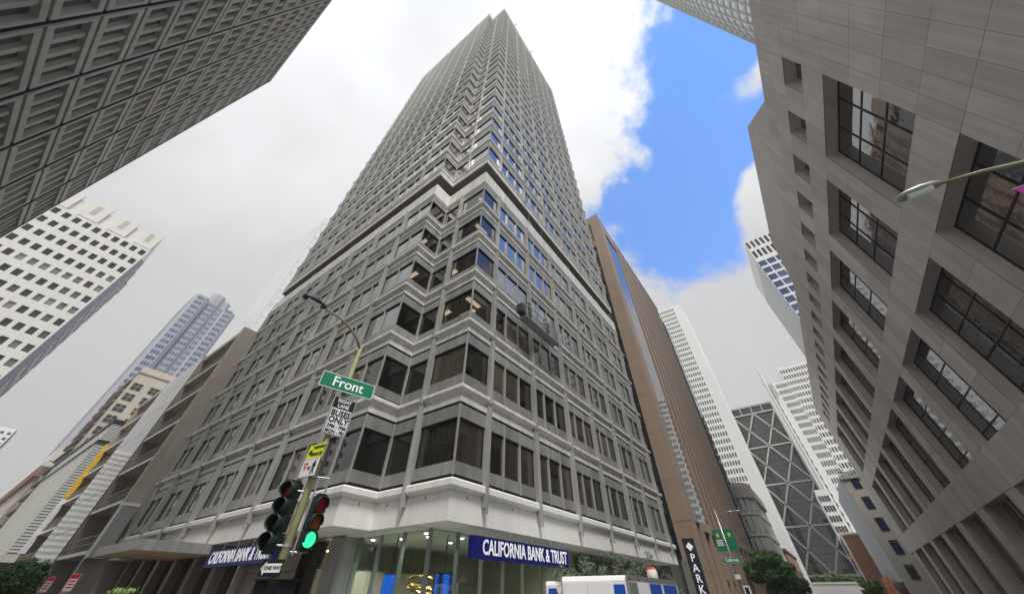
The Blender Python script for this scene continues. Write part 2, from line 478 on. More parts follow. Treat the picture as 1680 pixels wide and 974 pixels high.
# ------------------------------------------------------------------ ground, roads, pavements
g_ = MB().box((-900, -700, -1.0), (1200, 1100, -0.02)).build('ground', 'sidewalk'); struct(g_)
r_ = MB().box((-300, -11.0, -0.9), (640, 7.9, 0.0)).build('road', 'asphalt'); struct(r_)
r2 = MB().box((-9.0, 7.9, -0.9), (4.3, 640, 0.0)).build('side_road', 'asphalt'); struct(r2)
r3 = MB().box((-9.0, -300, -0.9), (4.3, -11.0, 0.0)).build('side_road', 'asphalt'); struct(r3)
for nm, lo, hi in (('pavement', (4.3, 7.9), (640, 60)), ('pavement', (4.3, -40), (640, -11.0)), ('pavement', (-60, 7.9), (-9.0, 640)), ('pavement', (-60, -40), (-9.0, -11.0)), ('pavement', (4.3, 60), (40, 640))):
    struct(MB().box((lo[0] + .16, lo[1] + .16, -0.5), (hi[0] - .16, hi[1] - .16, 0.135)).build(nm, 'sidewalk'))
    kb = MB()
    kb.box((lo[0], lo[1], -.5), (hi[0], lo[1] + .16, .13)).box((lo[0], hi[1] - .16, -.5), (hi[0], hi[1], .13))
    kb.box((lo[0], lo[1] + .16, -.5), (lo[0] + .16, hi[1] - .16, .13)).box((hi[0] - .16, lo[1] + .16, -.5), (hi[0], hi[1] - .16, .13))
    struct(kb.build('kerb', 'kerb'))
mk = MB()
for i in range(9): mk.box((5.2, -10.2 + i * 2.0, .0), (8.2, -9.2 + i * 2.0, .004))
for i in range(6): mk.box((-8.3 + i * 2.1, 8.6, .0), (-7.3 + i * 2.1, 11.4, .004))
for i in range(30): mk.box((12 + i * 9, -1.7, .0), (15 + i * 9, -1.58, .004))
struct(mk.build('road_marking', 'paint'))

# ------------------------------------------------------------------ main tower
PATH = [(39.64, 10.65), (10.65, 10.65), (10.65, 15.2), (8.92, 15.2), (8.92, 45.6)]
def inset(path, d):
    v = []
    for i, p in enumerate(path): v.append(Vector(p))
    nor = []
    for i in range(len(v) - 1):
        q = (v[i + 1] - v[i]).normalized(); nor.append(Vector((q.y, -q.x)))
    # travel R->C0->...: outward must be -Y on the first segment
    o = []
    for i in range(len(v)):
        if i == 0: n = nor[0]
        elif i == len(v) - 1: n = nor[-1]
        else: n = (nor[i - 1] + nor[i]) / (1 + nor[i - 1].dot(nor[i]))
        o.append((v[i] - n * d)[:])
    return o
# direction: going -X the right-hand normal is +Y, so travel the other way round
PATH = PATH[::-1]
TW = thing('office_tower', (24, 26, 0), 'tall grey tower with notched corner, ribbed bands and bank at street level', 'tower')
F1, F2, F3, F4 = Face('y', 10.65, -1), Face('x', 10.65, -1), Face('y', 15.2, -1), Face('x', 8.92, -1)
B = 4.27
fx = [12.59 + B * k for k in range(7)]
fy = [18.5 + B * k for k in range(7)]
CW = 0.075
def cells(bays, a, b, first, last):
    e = [a] + bays + [b]; r = []
    for i in range(len(e) - 1):
        n = first if i == 0 else last if i == len(e) - 2 else 3
        lo = e[i] + (CW if i == 0 else 0.085); hi = e[i + 1] - (0.085 if i < len(e) - 2 else 0.02)
        w = (hi - lo) / n
        for k in range(n): r.append((lo + k * w, lo + (k + 1) * w, k < n - 1))
    return r
CELLS = [(F1, cells(fx, 10.65, 39.64, 1, 1)),
         (F2, [(10.65 + CW, 13.19 - .105, False), (13.19 + .105, 15.2 - .05, False)]),
         (F3, [(8.92 + CW, 10.65 - .05, False)]),
         (F4, cells(fy, 15.2, 45.6, 2, 1))]
FINS = [(F1, u) for u in fx] + [(F2, 13.19)] + [(F4, u) for u in fy]
LB, LF = 5.94, 3.88
WS, WH = 0.58, 2.36
rest_p = MB(); bars = MB(); hd = MB()
for fl in range(6):
    b = LB + LF * fl
    for F, cl in CELLS:
        for (u0, u1, bar) in cl:
            piece('window', *F.lh(u0 + .02, u1 - .02, -.14, -.10, b + WS - .02, b + WH + .02), 'corner_glass' if fl > 1 and (F is F3 or F is F2 or (F is F1 and u0 < 12)) else 'n_glass' if F in (F2, F3) else 'k_glass' if fl < 2 or (fl == 2 and F is F1) else 't_glass', TW)
            hd.box(*F.lh(u0 + .01, u1 - .01, -.15, -.02, b + WH - .075, b + WH + .001))  # black strip at the window head, stands in for the recess shadow
            hd.box(*F.lh(u1 - .045, u1 - .01, -.15, -.06, b + WS, b + WH - .075))
            for z0, z1 in ((b + .10, b + WS), (b + WH, b + 2.93)):
                lo, hi = F.lh(u0 + .006, u1 - .006, -.16, 0, z0, z1)
                if fl < 3: piece('spandrel_panel', lo, hi, 't_panel', TW)
                else: rest_p.box(lo, hi)
            if bar: bars.box(*F.lh(u1 - .05, u1 + .05, -.15, .012, b + .06, b + 2.96))
    # corner posts
    for cx, cy in ((10.65, 10.65), (8.92, 15.2)):
        bars.box((cx - .003, cy - .003, b + .06), (cx + CW, cy + CW, b + 2.96))
    bars.box((10.65 - .05, 15.2 - .05, b + .06), (10.75, 15.3, b + 2.96))
    j = MB()
    for z, hh in ((b - .04, .145), (b + 2.925, .135)): j.sweep(PATH, [(-.12, z), (-.012, z), (-.012, z + hh), (-.12, z + hh)])
    j.build('joint', 'black', TW)
    if fl < 5:
        z = b + 3.05
        MB().sweep(PATH, [(-.2, z), (.02, z), (.03, z + .04), (.03, z + .26), (-.06, z + .28), (-.06, z + .36), (-.02, z + .44), (.08, z + .52), (.18, z + .56), (.21, z + .60), (.21, z + .75), (.15, z + .795), (-.2, z + .795)]).build('cornice_band', 't_band', TW)
hd.build('head_shade_and_gaskets', 'black', TW, kind='stuff')  # painted head shade together with the thin side gaskets
bars.build('window_mullions', 't_fin', TW, kind='stuff')
rest_p.build('upper_spandrel_panels', 't_panelw', TW, kind='stuff')
zt = LB + 5 * LF + 3.02
MB().sweep(PATH, [(-.4, zt), (-.02, zt), (.0, zt + .22), (.07, zt + .3), (.07, zt + .42), (.0, zt + .5), (.0, 30.5), (-.4, 30.5)]).build('cornice_band', 't_band', TW)
# white base band under the first office floor
MB().sweep(PATH, [(-1.95, 4.52), (0, 4.52), (0, 5.42), (-.05, 5.44), (-.05, 5.5), (.12, 5.56), (.2, 5.62), (.2, 5.82), (.12, 5.885), (-1.95, 5.885)]).build('base_band', 't_base', TW)
for F, u in ((F1, 11.6), (F1, 14.7), (F2, 12.0), (F2, 14.4), (F3, 9.8)):
    MB().box(*F.lh(u - .022, u + .022, 0, .03, 5.30, 5.38)).build('anchor_cap', 'sign_red', TW)
for F, u in FINS:
    m = MB()
    m.box(*F.lh(u - .08, u + .08, -.2, .22, 5.12, 28.5)).box(*F.lh(u - .04, u + .04, .21, .29, 4.92, 28.44))
    for fl in range(1, 6): m.box(*F.lh(u - .10, u + .10, 0, .31, LB + LF * fl - .42, LB + LF * fl - .36))
    m.build('fin', 't_fin', TW)
# recessed neck
neck = inset(PATH, 1.0)
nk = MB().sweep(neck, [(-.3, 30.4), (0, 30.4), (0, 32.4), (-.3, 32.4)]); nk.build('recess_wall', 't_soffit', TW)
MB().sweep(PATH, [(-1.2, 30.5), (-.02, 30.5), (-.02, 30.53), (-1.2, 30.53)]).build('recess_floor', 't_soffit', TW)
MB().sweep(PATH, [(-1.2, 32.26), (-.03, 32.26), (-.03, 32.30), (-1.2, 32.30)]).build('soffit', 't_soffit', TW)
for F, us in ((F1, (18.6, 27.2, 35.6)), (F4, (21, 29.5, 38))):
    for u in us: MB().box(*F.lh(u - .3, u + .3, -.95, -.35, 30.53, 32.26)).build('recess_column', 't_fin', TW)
MB().sweep(PATH, [(-.4, 32.27), (.05, 32.27), (.05, 33.0), (.12, 33.06), (.12, 33.2), (.02, 33.3), (0, 33.62), (-.4, 33.62)]).build('cornice_band', 't_band', TW)
UF, UN, UW = 4.07, 24, 34.16
TOP = 134.4
panes = MB(); npn = MB(); ub = MB(); js = MB()
js.sweep(PATH, [(-.12, 33.6), (-.05, 33.6), (-.05, 33.68), (-.12, 33.68)])
MB().sweep(PATH, [(-.2, 33.67), (0, 33.67), (0, UW), (-.2, UW)]).build('spandrel', 't_panelw', TW)
for fl in range(UN):
    w = UW + UF * fl
    for F, cl in CELLS:
        for (u0, u1, bar) in cl:
            (npn if F is F3 or (F is F2 and u0 > 13) else panes).box(*F.lh(u0 + .02, u1 - .02, -.16, -.11, w - .02, w + 1.89))
            js.box(*F.lh(u0 + .01, u1 - .01, -.17, -.03, w + 1.78, w + 1.872))  # shadow line under the upper window head, made as a black strip
            if bar: ub.box(*F.lh(u1 - .055, u1 + .055, -.22, .008, w, w + 1.87))
    for cx, cy in ((10.65, 10.65), (8.92, 15.2)):
        ub.box((cx - .003, cy - .003, w), (cx + CW, cy + CW, w + 1.87))
    ub.box((10.6, 15.15, w), (10.75, 15.3, w + 1.87))
    top = fl == UN - 1
    h1 = w + 1.87
    MB().sweep(PATH, [(-.22, h1), (0, h1), (0, h1 + .5), (-.22, h1 + .5)]).build('spandrel', 't_panelw', TW)
    js.sweep(PATH, [(-.12, h1 + .48), (-.05, h1 + .48), (-.05, h1 + .58), (-.12, h1 + .58)])
    z = h1 + .56
    if not top:
        MB().sweep(PATH, [(-.22, z), (.02, z), (.02, z + .3), (-.06, z + .33), (-.06, z + .42), (.12, z + .54), (.18, z + .6), (.18, z + .78), (.05, z + .84), (.02, z + 1.0), (-.22, z + 1.0)]).build('cornice_band', 't_band', TW)
        js.sweep(PATH, [(-.12, z + .98), (-.05, z + .98), (-.05, z + 1.08), (-.12, z + 1.08)])
        MB().sweep(PATH, [(-.22, z + 1.06), (0, z + 1.06), (0, w + UF), (-.22, w + UF)]).build('spandrel', 't_panelw', TW)
    else:
        MB().sweep(PATH, [(-.4, z), (0, z), (.02, z + .5), (.16, z + .6), (.16, z + .8), (0, z + .9), (0, TOP - .3), (.08, TOP - .25), (.08, TOP), (-.4, TOP)]).build('parapet', 't_band', TW)
npn.build('notch_window_panes', 'n_glassu', TW, kind='stuff')
panes.build('upper_window_panes', 't_glassu', TW, kind='stuff')
ub.build('upper_mullions', 't_fin', TW, kind='stuff')
js.build('joint', 'black', TW, kind='stuff')  # dark joints plus the painted shade at the window heads
for F, u in FINS:
    MB().box(*F.lh(u - .085, u + .085, -.2, .19, 33.25, TOP - .9)).box(*F.lh(u - .045, u + .045, .18, .25, 33.1, TOP - 1.0)).build('fin', 't_fin', TW)
# core, back faces and roof
ci = inset(PATH, 0.3)
poly = [tuple(p) for p in ci] + [(39.5, 10.95)][:0]
def core_poly(d):
    c = inset(PATH, d)
    return [c[4], (39.5, c[4][1]), (39.5, 45.5), (c[0][0], 45.5)] if False else [(c[0][0], 45.5), c[1], c[2], c[3], (39.5, c[4][1]), (39.5, 45.5)]
MB().prism(core_poly(3.2), 5.9, 30.45).build('core', 'lobby_wall', TW)
for fl in range(7):
    b = LB + LF * fl
    z0_, z1_ = (LB + .0, LB + .45) if fl == 0 else (b - LF + 2.55, b + .4)
    MB().prism(core_poly(.19), z0_, min(z1_, 30.45)).build('floor_slab', 't_base', TW)
    if fl > 2:
        for (x, y, w, l) in ((11.3, 11.6, 1.2, .3), (11.5, 13.6, .3, 1.2), (9.9, 16.2, .3, 1.2), (12.4, 12.2, .3, 1.2)):
            if (fl + int(x * 10)) % 3: MB().box((x, y, z0_ - .04), (x + w, y + l, z0_ + .01)).build('ceiling_light', 'ceiling_light', TW)
MB().box((13.9, 13.9, 6), (14.1, 15, 30.3)).build('partition', 'lobby_wall', TW)
MB().prism(core_poly(1.3), 30.4, 32.5).build('core', 'core', TW)
MB().prism(core_poly(.29), 32.35, TOP - 1.0).build('core', 'core', TW)
MB().box((39.45, 10.95, 5), (39.62, 45.6, TOP - .1)).build('side_wall', 't_band', TW)
MB().box((9.3, 45.45, 5), (39.4, 45.58, TOP - .1)).build('rear_wall', 't_band', TW)
for x in (16.3, 25.5):
    m = MB().bar((x, 11.6, TOP - 1), (x, 11.6, TOP + 1.6), .16).bar((x, 11.7, TOP + 1.5), (x, 9.75, TOP + 2.0), .16)
    m.build('roof_davit', 't_fin', TW)
# street level: glazing, stone piers, lobby
GZ = 4.5
gl = [(11.63, 12.47)]
k = 0
yy = [12.47, 14.05, 15.6, 17.3]
for i in range(3):
    piece('lobby_pane', (11.61, yy[i] + .05, .15), (11.65, yy[i + 1] - .05, GZ), 'lobby_glass', TW)
    MB().box((11.55, yy[i] - .045, .1), (11.71, yy[i] + .045, GZ + .02)).build('lobby_mullion', 'galv', TW)
xx = [11.63 + 1.62 * i for i in range(18)]
for i in range(17):
    piece('lobby_pane', (xx[i] + .05, 12.45, .15), (xx[i + 1] - .05, 12.49, GZ), 'lobby_glass', TW)
    if i: MB().box((xx[i] - .05, 12.39, .1), (xx[i] + .05, 12.55, GZ + .02)).build('lobby_mullion', 'galv', TW)
MB().box((xx[17] - .05, 12.3, .1), (39.6, 12.7, GZ + .02)).build('stone_wall', 'stone_brown', TW)
MB().box((10.9, 17.25, .1), (11.9, 18.3, GZ + .02)).build('pier', 't_fin', TW)
piece('door_glass', (10.6, 18.3, .15), (10.64, 19.6, GZ), 'lobby_glass', TW)
for i, (y0, y1) in enumerate(((19.6, 21.4), (21.42, 23.0))):
    for z0, z1 in ((.1, 1.9), (1.92, 3.3), (3.32, GZ + .02)): piece('stone_slab', (9.75, y0, z0), (10.4, y1, z1), 'stone_brown', TW)
for i in range(7):
    y0 = 23.02 + i * 3.2
    MB().box((9.6, y0, .1), (10.2, y0 + .6, GZ + .02)).build('stone_pier', 'stone_brown', TW)
    piece('entry_glass', (10.1, y0 + .6, .1), (10.14, y0 + 3.2, GZ), 'b_glass', TW)
lb = MB()
lb.box((11.8, 20.0, .1), (38.8, 20.2, GZ)).box((24.0, 12.7, .1), (24.2, 20, GZ)).box((10.7, 18.35, .1), (19.9, 18.5, 3.4))
lb.build('lobby_wall', 'lobby_wall', TW)
MB().box((11.0, 12.6, .1), (38.8, 20, .16)).build('lobby_floor', 'lobby_floor', TW)
MB().box((10.9, 12.6, 4.485), (38.8, 20, 4.515)).build('lobby_ceiling', 't_base', TW)
for i, (x, y) in enumerate(((12.4, 13.6), (13.3, 14.4), (13.1, 16.0), (14.6, 13.5), (15.6, 15.2), (17.2, 13.8), (12.5, 17.4), (20.3, 14.4), (22.3, 13.6))):
    MB().prism([(x + .085 * math.cos(a * math.pi / 6), y + .085 * math.sin(a * math.pi / 6)) for a in range(12)], 4.455, 4.484).build('downlight', 'lamp_warm', TW)
    ld = bpy.data.lights.new('downlight_lamp', 'SPOT'); ld.energy = 210; ld.color = (1.0, .94, .84); ld.spot_size = rad(150); ld.spot_blend = .8; ld.shadow_soft_size = .1
    lo_ = link('downlight_lamp', ld, TW); lo_.location = (x, y, 4.43)
MB().box((11.0, 18.55, 4.0), (12.2, 18.62, 4.06)).build('light_strip', 'lamp_strip', TW)

def lobby_screen(x, y, rz, lab):
    t = thing('hanging_screen', (x, y, 1.68), lab, 'screen', 'screens hung in the bank lobby', world=False, rotz=rz)
    MB().box((-.45, -.04, 0), (.45, .04, 1.55)).build('screen_body', 'black', t)
    MB().box((-.42, -.055, .04), (.42, -.041, 1.51)).build('screen_face', 'screen_blue', t)
    MB().tube([(0, 0, 1.5), (0, 0, 2.82)], .025, 8).build('rod', 'black', t)
lobby_screen(12.35, 15.35, rad(-90), 'blue lobby screen hung behind the side-street window')
lobby_screen(13.35, 13.2, rad(-14), 'blue lobby screen hung behind the main-street window')
t = thing('ring_chandelier', (13.75, 14.9, 2.55), 'glowing gold ring light hanging in the bank lobby', 'chandelier')
for k, (dz, tilt) in enumerate(((0, .25), (.22, -.3))):
    pts = [(13.75 + .62 * math.cos(a * math.pi / 16), 14.9 + .62 * math.sin(a * math.pi / 16), 2.75 + dz + tilt * .62 * math.sin(a * math.pi / 16 + k)) for a in range(33)]
    MB().tube(pts, .045, 6).build('ring', 'gold', t)
MB().tube([(13.75, 14.9, 2.8), (13.75, 14.9, 4.49)], .015, 6).build('cable', 'black', t)
MB().tube([(13.2, 14.9, 2.85), (14.3, 14.9, 2.85)], .02, 6).build('crossbar', 'gold', t)

def bank_sign(name, lo, hi, face, lab):
    t = thing('bank_sign', ((lo[0] + hi[0]) / 2, (lo[1] + hi[1]) / 2, lo[2]), lab, 'sign')
    MB().box(lo, hi).build('sign_box', 'bank_blue', t)
    cx, cy, cz = [(lo[i] + hi[i]) / 2 for i in range(3)]
    if face == 'y':
        text('CALIFORNIA BANK & TRUST', .66, 'lettering', 'letter_white', t, (cx + .2, lo[1] - .006, cz), (rad(90), 0, 0), .006, .012, .80)
        for k in range(4): MB().tube([(lo[0] + .9 + k * 1.7, cy, hi[2] - .02), (lo[0] + .9 + k * 1.7, cy, 4.56)], .035, 8).build('hanger', 't_base', t)
    else:
        text('CALIFORNIA BANK & TRUST', .66, 'lettering', 'letter_white', t, (lo[0] - .006, cy - .1, cz), (rad(90), 0, rad(-90)), .006, .012, .76)
        for k in range(4): MB().tube([(cx, lo[1] + .9 + k * 1.6, hi[2] - .02), (cx, lo[1] + .9 + k * 1.6, 4.56)], .035, 8).build('hanger', 't_base', t)
bank_sign('bank_sign', (12.25, 10.72, 3.55), (19.75, 10.97, 4.24), 'y', 'blue bank sign in white letters hung over the main-street glass')
bank_sign('bank_sign', (9.0, 19.45, 3.58), (9.22, 26.38, 4.26), 'x', 'blue bank sign in white letters beside the side-street canopy')

# canopy over the side-street entrance
t = thing('entrance_canopy', (7.6, 31, 4.1), 'grey flat entrance canopy with timber underside on the side street', 'canopy')
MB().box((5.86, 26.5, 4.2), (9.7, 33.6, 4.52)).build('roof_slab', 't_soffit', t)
MB().box((5.80, 26.44, 4.12), (5.9, 33.66, 4.54)).box((5.9, 26.44, 4.12), (9.7, 26.54, 4.54)).box((5.9, 33.56, 4.12), (9.7, 33.66, 4.54)).build('fascia', 't_panelw', t)
for i in range(22):
    piece('soffit_plank', (5.95 + i * .165, 26.6, 4.16), (5.95 + i * .165 + .155, 33.5, 4.2), 'wood', t)

# window-cleaning cradle
t = thing('cleaning_cradle', (17.1, 9.9, 16.05), 'grey lattice window-cleaning cradle hanging on the tower face', 'cradle')
x0, x1, y0, y1, z0 = 15.0, 19.2, 9.55, 10.22, 16.05
MB().box((x0, y0, z0), (x1, y1, z0 + .06)).build('deck', 'galv', t)
for i in range(9): piece('deck_rib', (x0 + .1 + i * .5, y0 + .02, z0 - .05), (x0 + .2 + i * .5, y1 - .02, z0), 'galv', t)
for y in (y0 + .03, y1 - .03):
    m = MB()
    m.bar((x0, y, z0 + 1.1), (x1, y, z0 + 1.1), .05).bar((x0, y, z0 + .55), (x1, y, z0 + .55), .035)
    n = 7
    for i in range(n + 1):
        x = x0 + .03 + (x1 - x0 - .06) * i / n; m.bar((x, y, z0), (x, y, z0 + 1.1), .045)
    for i in range(n):
        xa = x0 + .03 + (x1 - x0 - .06) * i / n; xb = x0 + .03 + (x1 - x0 - .06) * (i + 1) / n
        m.bar((xa if i % 2 else xb, y, z0 + .05), (xb if i % 2 else xa, y, z0 + 1.08), .035)
    m.build('rail_truss', 'galv', t)
for x in (x0 + .02, x1 - .02): MB().box((x - .03, y0, z0), (x + .03, y1, z0 + 1.0)).build('end_panel', 'galv', t)
MB().box((x0 - .5, y0 + .1, z0 + .25), (x0, y1 - .1, z0 + .95)).build('hoist_box', 'dark_metal', t)
for x in (16.3, 18.6): MB().tube([(x, 9.78, z0 + .05), (x, 9.78, TOP + 2.0 if x < 17 else TOP - .2)], .012, 6).build('cable', 'galv', t)
def worker(x, y, z, lean, face, lab):
    v = [((0, 0, .93), .13), ((0, .02, 1.15), .14), ((0, .03 + lean * .4, 1.38), .15), ((0, .05 + lean * .7, 1.52), .06), ((0, .07 + lean, 1.62), .10), ((0, .07 + lean, 1.72), .10),
         ((.10, 0, .85), .10), ((.12, .03, .48), .075), ((.12, 0, .10), .055), ((.12, .12, .05), .045),
         ((-.10, 0, .85), .10), ((-.12, .03, .48), .075), ((-.12, 0, .10), .055), ((-.12, .12, .05), .045),
         ((.20, .04 + lean * .4, 1.40), .065), ((.27, .12 + lean * .4, 1.16), .05), ((.2, .34 + lean * .4, 1.18), .04), ((.19, .42 + lean * .4, 1.2), .04),
         ((-.20, .04 + lean * .4, 1.40), .065), ((-.27, .14 + lean * .4, 1.2), .05), ((-.16, .36 + lean * .4, 1.34), .04), ((-.15, .44 + lean * .4, 1.38), .04)]
    ed = [(0, 1), (1, 2), (2, 3), (3, 4), (4, 5), (0, 6), (6, 7), (7, 8), (8, 9), (0, 10), (10, 11), (11, 12), (12, 13), (2, 14), (14, 15), (15, 16), (16, 17), (2, 18), (18, 19), (19, 20), (20, 21)]
    me = bpy.data.meshes.new('person'); me.from_pydata([p for p, r in v], ed, [])
    o = link('person', me); o.location = (x, y, z); o.rotation_euler = (0, 0, face)
    md = o.modifiers.new('skin', 'SKIN')
    for i, (p, r) in enumerate(v): me.skin_vertices[0].data[i].radius = (r, r)
    me.skin_vertices[0].data[0].use_root = True
    sb = o.modifiers.new('sub', 'SUBSURF'); sb.levels = 2; sb.render_levels = 2
    bpy.context.view_layer.update()
    m2 = bpy.data.meshes.new_from_object(o.evaluated_get(bpy.context.evaluated_depsgraph_get()))
    o.modifiers.clear(); o.data = m2
    m2.materials.clear(); m2.materials.append(MATS['work_dark']); m2.materials.append(MATS['skin'])
    for p in m2.polygons:
        p.use_smooth = True
        c = p.center
        if c.z > 1.5 or (c.z > 1.12 and c.y > .33 + lean * .4): p.material_index = 1
    tag(o, lab, 'person')
    h = MB().prism([(.125 * math.cos(a), .07 + lean + .14 * math.sin(a)) for a in [i * math.pi / 6 for i in range(12)]], 1.73, 1.84).build('cap', 'work_dark', o)
    h.matrix_parent_inverse = Matrix.Identity(4)
worker(15.9, 9.9, z0 + .06, .02, rad(15), 'worker in dark clothes standing at the hoist end of the cradle')
worker(18.2, 9.9, z0 + .06, .12, rad(-20), 'worker in dark clothes leaning over the far end of the cradle')

# ------------------------------------------------------------------ dark precast block across the side street
DK = thing('precast_office_block', (-28, 30, 0), 'dark brown-grey precast office block with deep slot windows and metal strips', 'building')
DX, BW, DF = -12.0, 5.63, 3.45
DB0 = 3.5
ynodes = [10.55 + BW * i for i in range(7)]          # strip centres up to 44.3
cm = MB()
W0, W1 = 0.82, 2.9
cm.box((-.42, .22, .12), (0, BW - .22, W0 - .25)).box((-.42, .22, W1), (-.003, BW - .22, DF - .12))
for i in range(5):
    a = .22 if i == 0 else .42 + i * 1.2 - .06 + (.0 if i else 0)
    b = .5 if i == 0 else (BW - .22 if i == 4 else .42 + i * 1.2 + .30)
    cm.box((-.42, a, W0 - .25), (-.006 if i in (0, 4) else -.10, b, W1))
for i in range(4):
    a, b = (.5, .42 + 1.2 - .06) if i == 0 else (.42 + i * 1.2 + .30, .42 + (i + 1) * 1.2 - .06)
    k = len(cm.v)
    cm.v += [(-.42, a, W0 - .25), (-.003, a, W0 - .25), (-.42, a, W0 + .1), (-.42, b, W0 - .25), (-.003, b, W0 - .25), (-.42, b, W0 + .1)]
    cm.f += [(k, k + 1, k + 2), (k + 3, k + 5, k + 4), (k + 1, k + 4, k + 5, k + 2)]
cell_me = bpy.data.meshes.new('window_module')
cell_me.from_pydata(cm.v, [], cm.f)
bm = bmesh.new(); bm.from_mesh(cell_me); bmesh.ops.recalc_face_normals(bm, faces=bm.faces); bm.to_mesh(cell_me); bm.free()
cell_me.materials.append(MATS['dark_stone'])
lst = [(i, f) for i in range(7) for f in range(20)]
lst.sort(key=lambda q: indiv_key(Face('x', DX, 1), ynodes[q[0]] + 2.8, DB0 + q[1] * DF + (0 if q[1] > 4 else 90)))
restp = MB()
for n, (i, f) in enumerate(lst):
    wid = BW if i < 6 else 48.5 - ynodes[6]
    y, z = ynodes[i], DB0 + f * DF
    o = link('window_module', cell_me, DK); o.location = (DX, y, z); o.scale = (1, wid / BW, 1)
    s = wid / BW
    for k in range(4):
        a, b = (.5, 1.56) if k == 0 else (.42 + k * 1.2 + .30, .42 + (k + 1) * 1.2 - .06)
        lo, hi = (DX - .42, y + a * s - .02, z + W0 - .1), (DX - .34, y + b * s + .02, z + W1 + .02)
        if n < 75: piece('window_pane', lo, hi, 'd_glass', DK)
        else: restp.box(lo, hi)
restp.build('far_window_panes', 'd_glass', DK, kind='stuff')
for y in ynodes + [48.42]:
    MB().box((DX - .5, y - .17, 2), (DX - .12, y + .17, 72.4)).box((DX - .2, y - .06, 2), (DX + .06, y + .06, 72.4)).build('metal_strip', 'dark_metal', DK)
MB().box((DX - 30, 10.5, 0), (DX - .41, 48.45, 72.3)).build('core', 'dark_stone', DK)
MB().box((DX - 30, 10.4, 72.3), (DX + .08, 48.6, 73.0)).build('parapet', 'dark_stone', DK)
for i in range(8): MB().box((DX - .40, (ynodes + [48.3])[i] - .5, .1), (DX - .05, (ynodes + [48.3])[i] + .5, DB0)).build('base_pier', 'dark_stone', DK)
piece('shopfront', (DX - .40, 10.7, .1), (DX - .3, 48.3, DB0), 'b_glass', DK)

# ------------------------------------------------------------------ grey granite block across the main street
RB = thing('granite_block', (65, -28, 0), 'long grey granite block with huge deep-set windows and rising parapet', 'building')
RY, PX = -15.0, 1.3625
RF = Face('y', RY, 1)
zl = [v + EYE for v in (6.5, 9.25, 12.0, 14.75, 17.5, 20.2, 22.95, 25.7, 28.45, 31.1, 33.85, 36.2, 38.1)]
NX0, NX1 = -7, 77           # panel columns, x = 19.65 + k*PX
def px(k): return 19.65 + k * PX
def opening(k, r):
    if k < 0 or k >= 72: return False
    if r in (1, 2, 3): return k % 8 < 6
    if r in (5, 6, 7): return k % 8 < 6
    if r == 9: return k % 4 < 2
    return False
wall = MB(); pl = []
for r in range(12):
    k = NX0
    while k < NX1:
        if opening(k, r): k += 1; continue
        j = k
        while j < NX1 and not opening(j, r): j += 1
        wall.box(*RF.lh(px(k), px(j), -1.1, -.04, zl[r], zl[r + 1])); k = j
    for k in range(NX0, NX1):
        if not opening(k, r): pl.append((k, r))
wall.build('backing_wall', 'stone_joint', RB)
pl.sort(key=lambda q: indiv_key(RF, px(q[0] + .5), zl[q[1]] + 1.2))
rp = MB()
nn = 0
for (k, r) in pl:
    lo, hi = RF.lh(px(k) + .012, px(k + 1) - .012, -.06, random.uniform(-.002, .006), zl[r] + .012, zl[r + 1] - .012)
    if px(k) > 13.2 and nn < 300: piece('granite_panel', lo, hi, 'stone_grey', RB); nn += 1
    else: rp.box(lo, hi)
rp.build('granite_panels', 'stone_greyj', RB, kind='stuff')
# reveals of the openings are lined in granite
def reveal(k0, k1, r0, r1):
    x0, x1, z0, z1 = px(k0), px(k1), zl[r0], zl[r1 + 1]
    m = MB()
    m.box(*RF.lh(x0 - .02, x0 + .02, -1.05, -.065, z0, z1)).box(*RF.lh(x1 - .02, x1 + .02, -1.05, -.065, z0, z1))
    m.box(*RF.lh(x0 + .02, x1 - .02, -1.05, -.065, z1 - .02, z1 + .02)).box(*RF.lh(x0 + .02, x1 - .02, -1.05, -.065, z0 - .02, z0 + .02))
    m.build('window_reveal', 'stone_greyj', RB)
    return x0 + .02, x1 - .02, z0 + .02, z1 - .02
for w in range(9):
    for (r0, r1) in ((1, 3), (5, 7)):
        x0, x1, z0, z1 = reveal(w * 8, w * 8 + 6, r0, r1)
        nc, nr = (3, 4) if w < 6 else (3, 2)
        zz = [z0, z0 + (z1 - z0) * .14, z0 + (z1 - z0) * .42, z0 + (z1 - z0) * .70, z1] if nr == 4 else [z0, (z0 + z1) / 2, z1]
        for c in range(nc):
            for r in range(nr):
                piece('window_pane', *RF.lh(x0 + (x1 - x0) * c / nc + .04, x0 + (x1 - x0) * (c + 1) / nc - .04, -1.0, -.96, zz[r] + .04, zz[r + 1] - .04), 'r_glass', RB)
        m = MB()
        for c in range(nc + 1): m.box(*RF.lh(x0 + (x1 - x0) * c / nc - .045, x0 + (x1 - x0) * c / nc + .045, -1.02, -.90, z0, z1))
        for r in range(nr + 1): m.box(*RF.lh(x0, x1, -1.02, -.91, zz[r] - .045, zz[r] + .045))
        m.build('window_frame', 'r_mull', RB)
for w in range(18):
    x0, x1, z0, z1 = reveal(w * 4, w * 4 + 2, 9, 9)
    piece('window_pane', *RF.lh(x0, x1, -1.0, -.95, z0, z1), 'r_glass', RB)
    MB().box(*RF.lh((x0 + x1) / 2 - .04, (x0 + x1) / 2 + .04, -1.02, -.9, z0, z1)).build('window_frame', 'r_mull', RB)
